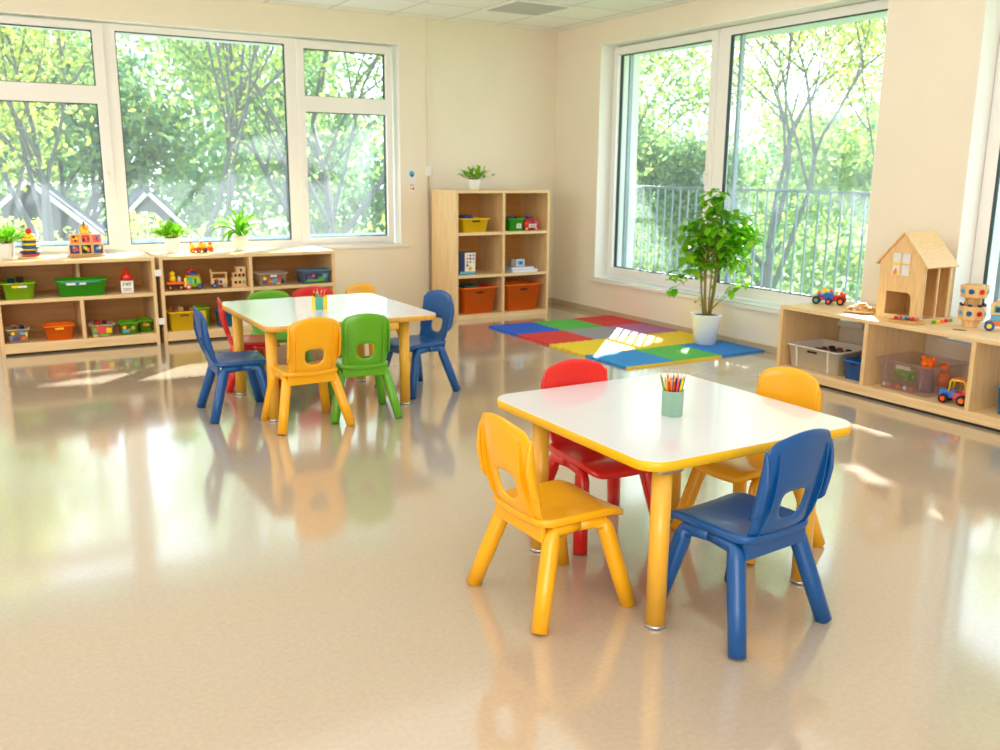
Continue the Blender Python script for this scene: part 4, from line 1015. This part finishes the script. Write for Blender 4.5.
# wheeled wooden toy at right picture edge
t = thing('wheeled_wooden_toy', 'wooden pull-along toy with blue wheels and yellow hubs at the right edge', 'toy vehicle', (5.60, 3.335, HT), R(-60))
MB().box(-.06, .09, -.035, .035, .03, .06).build('chassis', 'orange', t, bevel=.004)
MB().box(-.045, .08, -.032, .032, .06, .10).build('wagon', 'sky', t, bevel=.004)
MB().box(-.05, .09, -.036, .036, .10, .175).build('upper_body', 'toywood', t, bevel=.005)
MB().box(-.02, .06, -.034, .034, .175, .195).box(.0, .06, -.03, .03, .195, .225).build('turret', 'toywood', t, bevel=.004)
decals(t, 'painted_panel', lambda a, z, q: Vector((a, -.036-q, z)), [('teal', rect(-.03, .01, .115, .16)), ('navy', rect(-.02, .005, .12, .15)), ('lime', rect(.01, .03, .11, .14))])
for x in (-.045, .07):
    for y in (-.045, .045): wheel(t, x, y, .03, .03, .02, 'blue', 'sunny')
t = thing('cable_grommet', 'small dark oval cable hole cover on the low shelf top', 'grommet', (5.40, 3.46, HT-.0005), R(-70))
MB().loft([rrect(.042, .016, .016, 0), rrect(.040, .014, .014, .003)]).build('cover', plain('grommet_green', (70, 84, 60), .5), t)
MB().loft([rrect(.02, .007, .007, .003), rrect(.018, .006, .006, .0045)]).build('flap', 'dark', t)

# ------------------------------------------------------------------ outdoors
GZ = -3.2
gr = MB().box(-60, 90, D+.5, 110, GZ-.1, GZ).box(XR+.6, 90, -40, D+.5, GZ-.1, GZ).build('ground', 'grassg'); tag(gr, kind='structure')
pv = MB().box(14, 62, 10, 24, GZ, GZ+.03).build('paved_yard', 'asphalt'); tag(pv, kind='structure')

SUN = Vector((-1.12, -1.15, -1.0))
def inside(p, poly):
    c = False; n = len(poly)
    for i in range(n):
        a, b_ = poly[i], poly[i-1]
        if (a[1] > p[1]) != (b_[1] > p[1]) and p[0] < (b_[0]-a[0])*(p[1]-a[1])/(b_[1]-a[1])+a[0]: c = not c
    return c
lit_r = [[(4.10, 6.02), (4.16, 5.84), (4.42, 5.92), (5.0, 6.10), (5.42, 6.28), (5.46, 7.15), (5.0, 6.85), (4.5, 6.36)],
         [(4.72, 4.96), (4.90, 4.97), (4.88, 4.62), (4.66, 4.55)],
         [(5.12, 5.80), (5.34, 5.92), (5.34, 5.55), (5.14, 5.48)], [(5.10, 5.42), (5.33, 5.42), (5.33, 5.15), (5.12, 5.08)],
         [(3.26, 2.22), (3.74, 2.42), (3.76, 2.10), (3.28, 1.94)], [(3.78, 2.50), (3.90, 2.36), (3.88, 2.14), (3.80, 2.16)],
         [(3.88, 3.08), (3.98, 3.05), (3.88, 2.68), (3.76, 2.70)],
         [(4.38, 5.02), (4.60, 5.1), (4.66, 4.8), (4.45, 4.7)], [(4.50, 3.6), (5.10, 3.7), (5.10, 3.35), (4.55, 3.2)]]
lit_b = [[(.25, 6.95), (1.42, 6.76), (2.3, 6.84), (2.3, 7.42), (1.42, 7.27), (.45, 7.08)], [(.45, 7.33), (1.26, 7.42), (1.26, 7.34), (.5, 7.29)], [(-.6, 7.0), (.16, 6.98), (.16, 7.03), (-.6, 7.07)],
         [(-1.6, 7.40), (2.5, 7.40), (2.5, 8.2), (-1.6, 8.2)], [(-.2, 7.3), (.3, 7.36), (.3, 7.33), (-.2, 7.27)]]
def shaft_clear(v4, off):
    """True for leaves that leave the sunlight shafts open"""
    c = v4.mean(axis=1)+np.array(off); fx = c[:, 0]+SUN.x*c[:, 2]; fy = c[:, 1]+SUN.y*c[:, 2]; bad = np.zeros(len(fx), bool)
    for l in lit_r+lit_b:
        cx, cy = sum(p[0] for p in l)/len(l), sum(p[1] for p in l)/len(l)
        poly = [(cx+(p[0]-cx)*1.0+math.copysign(.05, p[0]-cx), cy+(p[1]-cy)*1.0+math.copysign(.05, p[1]-cy)) for p in l]
        ins = np.zeros(len(fx), bool)
        for a in range(len(poly)):
            p, q = poly[a], poly[a-1]
            if p[1] == q[1]: continue
            ins ^= ((p[1] > fy) != (q[1] > fy)) & (fx < (q[0]-p[0])*(fy-p[1])/(q[1]-p[1])+p[0])
        bad |= ins & (c[:, 2] > 0)
    return ~bad
def foliage_mesh(name, centers, radii, n, size, mat, parent, seed):
    r2 = np.random.default_rng(seed); k = len(centers)
    idx = r2.integers(0, k, n); c = np.array(centers)[idx]; rad = np.array(radii)[idx][:, None]
    d = r2.normal(size=(n, 3)); d /= np.linalg.norm(d, axis=1)[:, None]
    p = c+d*rad*(r2.random((n, 1))**.5)*np.array([1, 1, .8])
    a = r2.normal(size=(n, 3)); a /= np.linalg.norm(a, axis=1)[:, None]
    b = np.cross(a, r2.normal(size=(n, 3))); b /= np.linalg.norm(b, axis=1)[:, None]
    s = size*(.6+.8*r2.random((n, 1)))
    v = np.stack([p-a*s, p-b*s*.55, p+a*s, p+b*s*.55], 1); v = v[shaft_clear(v, tuple(parent.location))]; n = len(v); v = v.reshape(-1, 3)
    me = bpy.data.meshes.new(name); me.vertices.add(4*n); me.vertices.foreach_set('co', v.ravel())
    me.loops.add(4*n); me.loops.foreach_set('vertex_index', np.arange(4*n)); me.polygons.add(n); me.polygons.foreach_set('loop_start', np.arange(0, 4*n, 4)); me.polygons.foreach_set('loop_total', np.full(n, 4))
    me.materials.append(M[mat]); me.update(calc_edges=True); me.validate()
    o = bpy.data.objects.new(name, me); COL.objects.link(o); o.parent = parent
    return o
def tree(label, x, y, h, spread, mat, n, seed, size=.16, trunk_r=.16, lean=(0, 0), group=None, clusterr=.75, first=.35, levels=4):
    r2 = random.Random(seed); t = thing('leafy_tree', label, 'tree', (x, y, GZ), 0, group); mb = MB(); tips = []
    def grow(p, d, L, r, lev):
        pts = [p]; q = p.copy(); dd = d.copy()
        for k in range(4):
            dd = (dd+Vector((r2.gauss(0, .09), r2.gauss(0, .09), r2.gauss(.03, .04)))).normalized(); q = q+dd*L/4; pts.append(q.copy())
        mb.tube(pts, [r, r*.9, r*.8, r*.72, r*.62], 6)
        if lev <= 2: tips.append((pts[2], clusterr*.8)); tips.append((pts[4], clusterr))
        if lev == 0: return
        for k in range(3 if lev > 1 else 2):
            a = r2.random()*2*PI; sp = r2.uniform(.35, .8)
            o_ = dd.orthogonal().normalized(); o_.rotate(Matrix.Rotation(a, 3, dd))
            nd = (dd+o_*sp*spread).normalized()
            grow(pts[4] if k else pts[3], nd, L*r2.uniform(.62, .8), r*.58, lev-1)
    grow(Vector((0, 0, 0)), Vector((lean[0], lean[1], 1)).normalized(), h*first, trunk_r, levels)
    mb.build('trunk_and_branches', 'bark', t, recalc=False)
    foliage_mesh('foliage', [tuple(c) for c, r in tips], [r for c, r in tips], n, size, mat, t, seed)
    return t
TG = 'trees outside the windows'
# beyond the back window
tree('broad pale green tree with a forked trunk outside the left window', 1.1, 14.5, 8.5, 1.0, 'tleafA', 6400, 21, 0.052, 0.093, (-.05, 0), TG, .62)
tree('sparse tree with thin dark branches behind the middle of the left window', 2.6, 13.2, 9.5, .8, 'tleafA', 3449, 22, 0.044, 0.068, (.03, 0), TG, .6)
tree('dense green tree filling the right half of the left window', 5.3, 16.5, 9.5, 1.0, 'tleafB', 8200, 23, 0.062, 0.105, (0, 0), TG, .8)
tree('slender tree seen through the narrow right sash of the left window', 6.6, 15.8, 10.5, .7, 'tleafA', 8280, 24, 0.052, 0.081, (0, 0), TG, .62)
tree('slim dark-trunked tree beside the slender one beyond the left window', 5.6, 14.2, 11, .6, 'tleafB', 5979, 25, 0.047, 0.062, (0, 0), TG, .55)
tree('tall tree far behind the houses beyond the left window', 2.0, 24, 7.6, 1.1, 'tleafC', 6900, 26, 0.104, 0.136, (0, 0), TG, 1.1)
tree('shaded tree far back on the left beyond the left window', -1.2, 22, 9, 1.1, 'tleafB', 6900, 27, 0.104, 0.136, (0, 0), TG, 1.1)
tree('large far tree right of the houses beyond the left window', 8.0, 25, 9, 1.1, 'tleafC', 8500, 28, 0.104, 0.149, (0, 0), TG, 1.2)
tree('yellowish bushy tree at the left edge of the left window', .0, 16.5, 7.5, 1.1, 'tleafA', 8500, 29, 0.062, 0.099, (0, 0), TG, .8)
# beyond the right windows
tree('spreading bare-limbed tree with sparse leaves outside the right window', 13.2, 12.2, 10.4, 1.0, 'tleafA', 13000, 53, 0.042, 0.10, (-.03, .03), TG, .65, .33, 5)
tree('leafy tree with thin twigs just right of the spreading one', 13.6, 10.1, 10.2, .9, 'tleafA', 11000, 42, 0.044, 0.081, (0, 0), TG, .7)
tree('soft green tree seen through the narrow far pane of the right window', 11.0, 15.2, 9.0, 1.0, 'tleafB', 11000, 43, 0.057, 0.087, (0, 0), TG, .75)
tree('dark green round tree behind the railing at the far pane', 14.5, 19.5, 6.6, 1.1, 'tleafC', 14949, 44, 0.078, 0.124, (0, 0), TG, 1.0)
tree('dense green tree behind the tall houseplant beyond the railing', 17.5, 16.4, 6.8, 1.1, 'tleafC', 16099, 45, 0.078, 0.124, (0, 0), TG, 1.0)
tree('full green tree behind the railing at the right end of the window', 19, 13.6, 7.2, 1.1, 'tleafB', 14949, 46, 0.083, 0.124, (0, 0), TG, 1.1)
tree('green tree seen between the dollhouse and the right picture edge', 17, 8.5, 8.0, 1.1, 'tleafB', 13799, 47, 0.078, 0.124, (0, 0), TG, 1.0)
def hedge(label, pts, rad, n, mat, seed, size=.12):
    t = thing('hedge', label, 'hedge', (pts[0][0], pts[0][1], GZ)); c = [(p[0]-pts[0][0], p[1]-pts[0][1], p[2]-GZ) for p in pts]
    mb = MB(); 
    for p in c[::2]: mb.tube([(p[0], p[1], 0), (p[0]+.1, p[1], max(.4, p[2]))], [.05, .02], 5)
    mb.build('stems', 'bark', t); foliage_mesh('foliage', c, [rad]*len(c), n, size, mat, t, seed)
hedge('leafy shrubs in front of the houses below the left window', [(-3+.9*i, 17.6+.3*math.sin(i), -.85+.45*math.sin(i*1.7)) for i in range(14)], 1.25, 18000, 'tleafA', 61, 0.072)
hedge('rounded bushes hiding the left sides of the two grey houses', [(.35, 16.6, -.1), (.75, 16.9, .25), (.1, 16.4, .5), (2.55, 17.2, -.2), (2.75, 17.4, .25), (1.95, 17, -.6), (1.5, 17, -.9)], .62, 4200, 'tleafA', 66, .06)
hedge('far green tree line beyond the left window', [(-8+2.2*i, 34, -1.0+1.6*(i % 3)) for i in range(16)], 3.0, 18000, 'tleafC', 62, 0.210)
hedge('shrubs along the yard below the railed window', [(10.5+.9*i, 13.8-.15*i+6-.55*i, -2.2+.3*math.sin(i*2.1)) for i in range(11)], 1.15, 16000, 'tleafB', 63, 0.072)
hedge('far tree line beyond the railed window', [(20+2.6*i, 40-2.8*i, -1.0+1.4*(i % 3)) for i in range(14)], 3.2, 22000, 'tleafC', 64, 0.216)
hedge('tall bushes at the far side of the paved yard', [(17+1.4*i, 27-1.5*i, -1.6+.5*(i % 2)) for i in range(12)], 1.9, 18000, 'tleafB', 65, 0.120)
def house(label, x, y, w, d, zw, zr, rz):
    t = thing('house', label, 'house', (x, y, GZ), rz)
    h0, h1 = zw-GZ, zr-GZ
    MB().plate([[(-w/2, 0), (w/2, 0), (w/2, h0), (0, h1), (-w/2, h0)]], -d/2, d/2, lambda a, z, q: Vector((a, q, z))).build('wall', 'housew', t)
    sl = math.atan2(h1-h0, w/2)
    for s_ in (-1, 1):
        e = .35; n_ = Vector((s_*math.sin(sl), 0, math.cos(sl)))
        a = Vector((0, 0, h1))+n_*.02; b_ = Vector((s_*(w/2+e), 0, h0-e*math.tan(sl)))+n_*.02
        def slab(y0, y1, th_, nm, mt, off=0):
            vs = [Vector((p.x, yy, p.z))+n_*o2 for yy in (y0, y1) for p in (a, b_) for o2 in (off, off+th_)]
            MB().add(vs, [(0, 1, 3, 2), (4, 6, 7, 5), (0, 2, 6, 4), (1, 5, 7, 3), (0, 4, 5, 1), (2, 3, 7, 6)]).build(nm, mt, t)
        slab(-d/2-.3, d/2+.3, .1, 'roof', 'roofg'); slab(-d/2-.36, -d/2-.3, .08, 'barge_board', 'paper', -.02)
    for wx in (-w*.22, w*.22):
        f = MB().box(wx-.45, wx+.45, -d/2-.05, -d/2+.02, h0-1.7, h0-.4).build('window', 'white', t)
        MB().box(wx-.38, wx+.38, -d/2-.07, -d/2-.04, h0-1.63, h0-.47).build('pane', 'winpane', f)
    return t
house('grey gabled house with white barge boards outside the middle of the left window', 3.6, 22, 3.6, 5, -.9, .98, R(-8))
house('grey gabled house partly hidden by leaves outside the left pane', 1.35, 21.5, 3.0, 5, -.15, 1.2, R(-5))
t = thing('parapet_wall', 'pale bluish low parapet outside below the left window', 'wall', (0, 0, 0))
MB().box(-3, 9, 11.6, 11.75, GZ, .62).build('parapet', plain('pale_parapet', (206, 220, 230), .5), t); MB().box(-3, 9, 11.55, 11.8, .62, .66).build('coping', 'rail_grey', t)

# added out-of-view leaf screens that block sun; gaps shape the lit floor patches
def sun_screen(parent, region, lits, hmin, hmax, step, size, mat, seed):
    r2 = random.Random(seed); pts = []
    x0, x1, y0, y1 = region; x = x0
    while x < x1:
        y = y0
        while y < y1:
            px_, py_ = x+r2.uniform(-.02, .02), y+r2.uniform(-.02, .02)
            if not any(inside((px_, py_), l) for l in lits):
                near = any(inside((px_+ox, py_+oy), l) for l in lits for ox, oy in ((size*.75, 0), (-size*.75, 0), (0, size*.75), (0, -size*.75)))
                z = r2.uniform(hmin, hmax)
                pts.append((px_-SUN.x*z, py_-SUN.y*z, z, size*.45 if near else size))
            y += step
        x += step
    n = SUN.normalized(); u = n.orthogonal().normalized(); v = n.cross(u); mb = MB(); o_ = Vector(parent.location)
    for (a, b_, c, s_) in pts:
        an = r2.random()*6; uu = u*math.cos(an)+v*math.sin(an); vv = n.cross(uu)
        uu = (uu+n*r2.uniform(-.3, .3)).normalized(); p = Vector((a, b_, c))-o_
        mb.add([p-uu*s_*1.3, p-uu*s_*.4-vv*s_*.75, p+uu*s_*.5-vv*s_*.75, p+uu*s_*1.3, p+uu*s_*.5+vv*s_*.75, p-uu*s_*.4+vv*s_*.75], [(0, 1, 2, 3, 4, 5)])
    br_ = MB()
    return mb.build('sun_screen_leaves', mat, parent, recalc=False)
cr1 = bpy.data.objects.new('leafy_tree', None); COL.objects.link(cr1); cr1.location = (16.9, 12.4, GZ)  # added out of view to carry the sun-blocking leaves
tag(cr1, 'added unseen tree carrying a leaf screen against sun at the right windows', 'tree', TG)
MB().tube([(0, 0, 0), (.1, .1, 5), (-.4, -.6, 8.5), (-3.2, -3.8, 10.2)], [.14, .11, .08, .04], 8).tube([(0, 0, 6), (-2, -.8, 8.6), (-4.5, -2.5, 9.8)], [.14, .08, .03], 7).tube([(-.3, -.4, 8), (-.6, -4, 9.6), (-1.6, -7, 10)], [.1, .07, .03], 7).build('trunk_and_branches', 'bark', cr1)
sun_screen(cr1, (2.4, 5.7, -.6, 7.4), lit_r, 4.4, 5.4, .07, .085, 'tleafB', 71)
cr2 = bpy.data.objects.new('leafy_tree', None); COL.objects.link(cr2); cr2.location = (8.6, 18.2, GZ)  # unseen tree added as holder for the left window's sun screen
tag(cr2, 'added unseen tree carrying a leaf screen against sun at the left window', 'tree', TG)
MB().tube([(0, 0, 0), (.1, 0, 5), (-.5, -.6, 8.2), (-2.2, -3.2, 9.6)], [.24, .18, .12, .04], 8).build('trunk_and_branches', 'bark', cr2)
sun_screen(cr2, (-3.6, 2.9, 6.2, 7.44), lit_b, 4.4, 5.4, .05, .06, 'tleafB', 72)

# ------------------------------------------------------------------ light
w = bpy.data.worlds.new('World'); sc.world = w; w.use_nodes = True
nt = w.node_tree; bg = nt.nodes['Background']
tc = nt.nodes.new('ShaderNodeTexCoord'); sep = nt.nodes.new('ShaderNodeSeparateXYZ'); rp = nt.nodes.new('ShaderNodeValToRGB')
rp.color_ramp.elements[0].position = 0.0; rp.color_ramp.elements[0].color = (.95, .97, 1, 1)
rp.color_ramp.elements[1].position = .6; rp.color_ramp.elements[1].color = (.62, .80, 1, 1)
nt.links.new(tc.outputs['Generated'], sep.inputs[0]); nt.links.new(sep.outputs['Z'], rp.inputs[0]); nt.links.new(rp.outputs[0], bg.inputs['Color'])
bg.inputs['Strength'].default_value = 4.4
def sun(): 
    l = bpy.data.lights.new('sun', 'SUN'); l.energy = 25; l.angle = R(.45); l.color = (1, .95, .86)
    o = bpy.data.objects.new('sun', l); COL.objects.link(o); o.rotation_euler = SUN.to_track_quat('-Z', 'Y').to_euler(); o.location = (12, 14, 12)
sun()
def area(name, loc, target, sx, sy, e, col):
    l = bpy.data.lights.new(name, 'AREA'); l.shape = 'RECTANGLE'; l.size = sx; l.size_y = sy; l.energy = e; l.color = col
    o = bpy.data.objects.new(name, l); COL.objects.link(o); o.location = loc
    o.rotation_euler = (Vector(target)-Vector(loc)).to_track_quat('-Z', 'Y').to_euler(); return o
area('rear_fill_light', (-.6, -2.3, 1.5), (2.4, 6.5, 2.5), 6.0, 2.2, 265, (1, .975, .96))  # added fill from behind the camera; the wall there has no window
area('upward_fill_light', (-3.2, 5.6, 1.9), (1.5, 7.2, 3.0), 1.6, 1.6, 60, (1, .98, .97))  # added to brighten ceiling and back wall, not a real fixture
area('overhead_fill_light', (.85, 2.0, ZC-.02), (.85, 2.0, 0), 9.6, 8.8, 190, (1, .972, .965))  # ceiling-wide fill added to lift the whole interior; no lamp hangs here

# ------------------------------------------------------------------ camera
f, pitch, roll, yaw = 912., R(12.607), R(-.508), R(30.353)
F = Vector((math.sin(yaw)*math.cos(pitch), math.cos(yaw)*math.cos(pitch), -math.sin(pitch)))
R0 = Vector((math.cos(yaw), -math.sin(yaw), 0)); U0 = R0.cross(F)
Rv = R0*math.cos(roll)-U0*math.sin(roll); Uv = R0*math.sin(roll)+U0*math.cos(roll)
cd = bpy.data.cameras.new('camera'); cam = bpy.data.objects.new('camera', cd); COL.objects.link(cam); sc.camera = cam
cam.matrix_world = Matrix(((Rv.x, Uv.x, -F.x, 0), (Rv.y, Uv.y, -F.y, 0), (Rv.z, Uv.z, -F.z, 1.5), (0, 0, 0, 1)))
cd.sensor_width = 36; cd.lens = f/1000*36; cd.clip_end = 300
cd.dof.use_dof = True; cd.dof.focus_distance = 3.3; cd.dof.aperture_fstop = 4.5
sc.view_settings.view_transform = 'Standard'; sc.view_settings.look = 'None'; sc.view_settings.exposure = -0.14
sc.cycles.max_bounces = 8; sc.cycles.diffuse_bounces = 5; sc.cycles.glossy_bounces = 4; sc.cycles.transparent_max_bounces = 16; sc.cycles.transmission_bounces = 6
sc.cycles.sample_clamp_indirect = 8; sc.cycles.caustics_reflective = False; sc.cycles.caustics_refractive = False
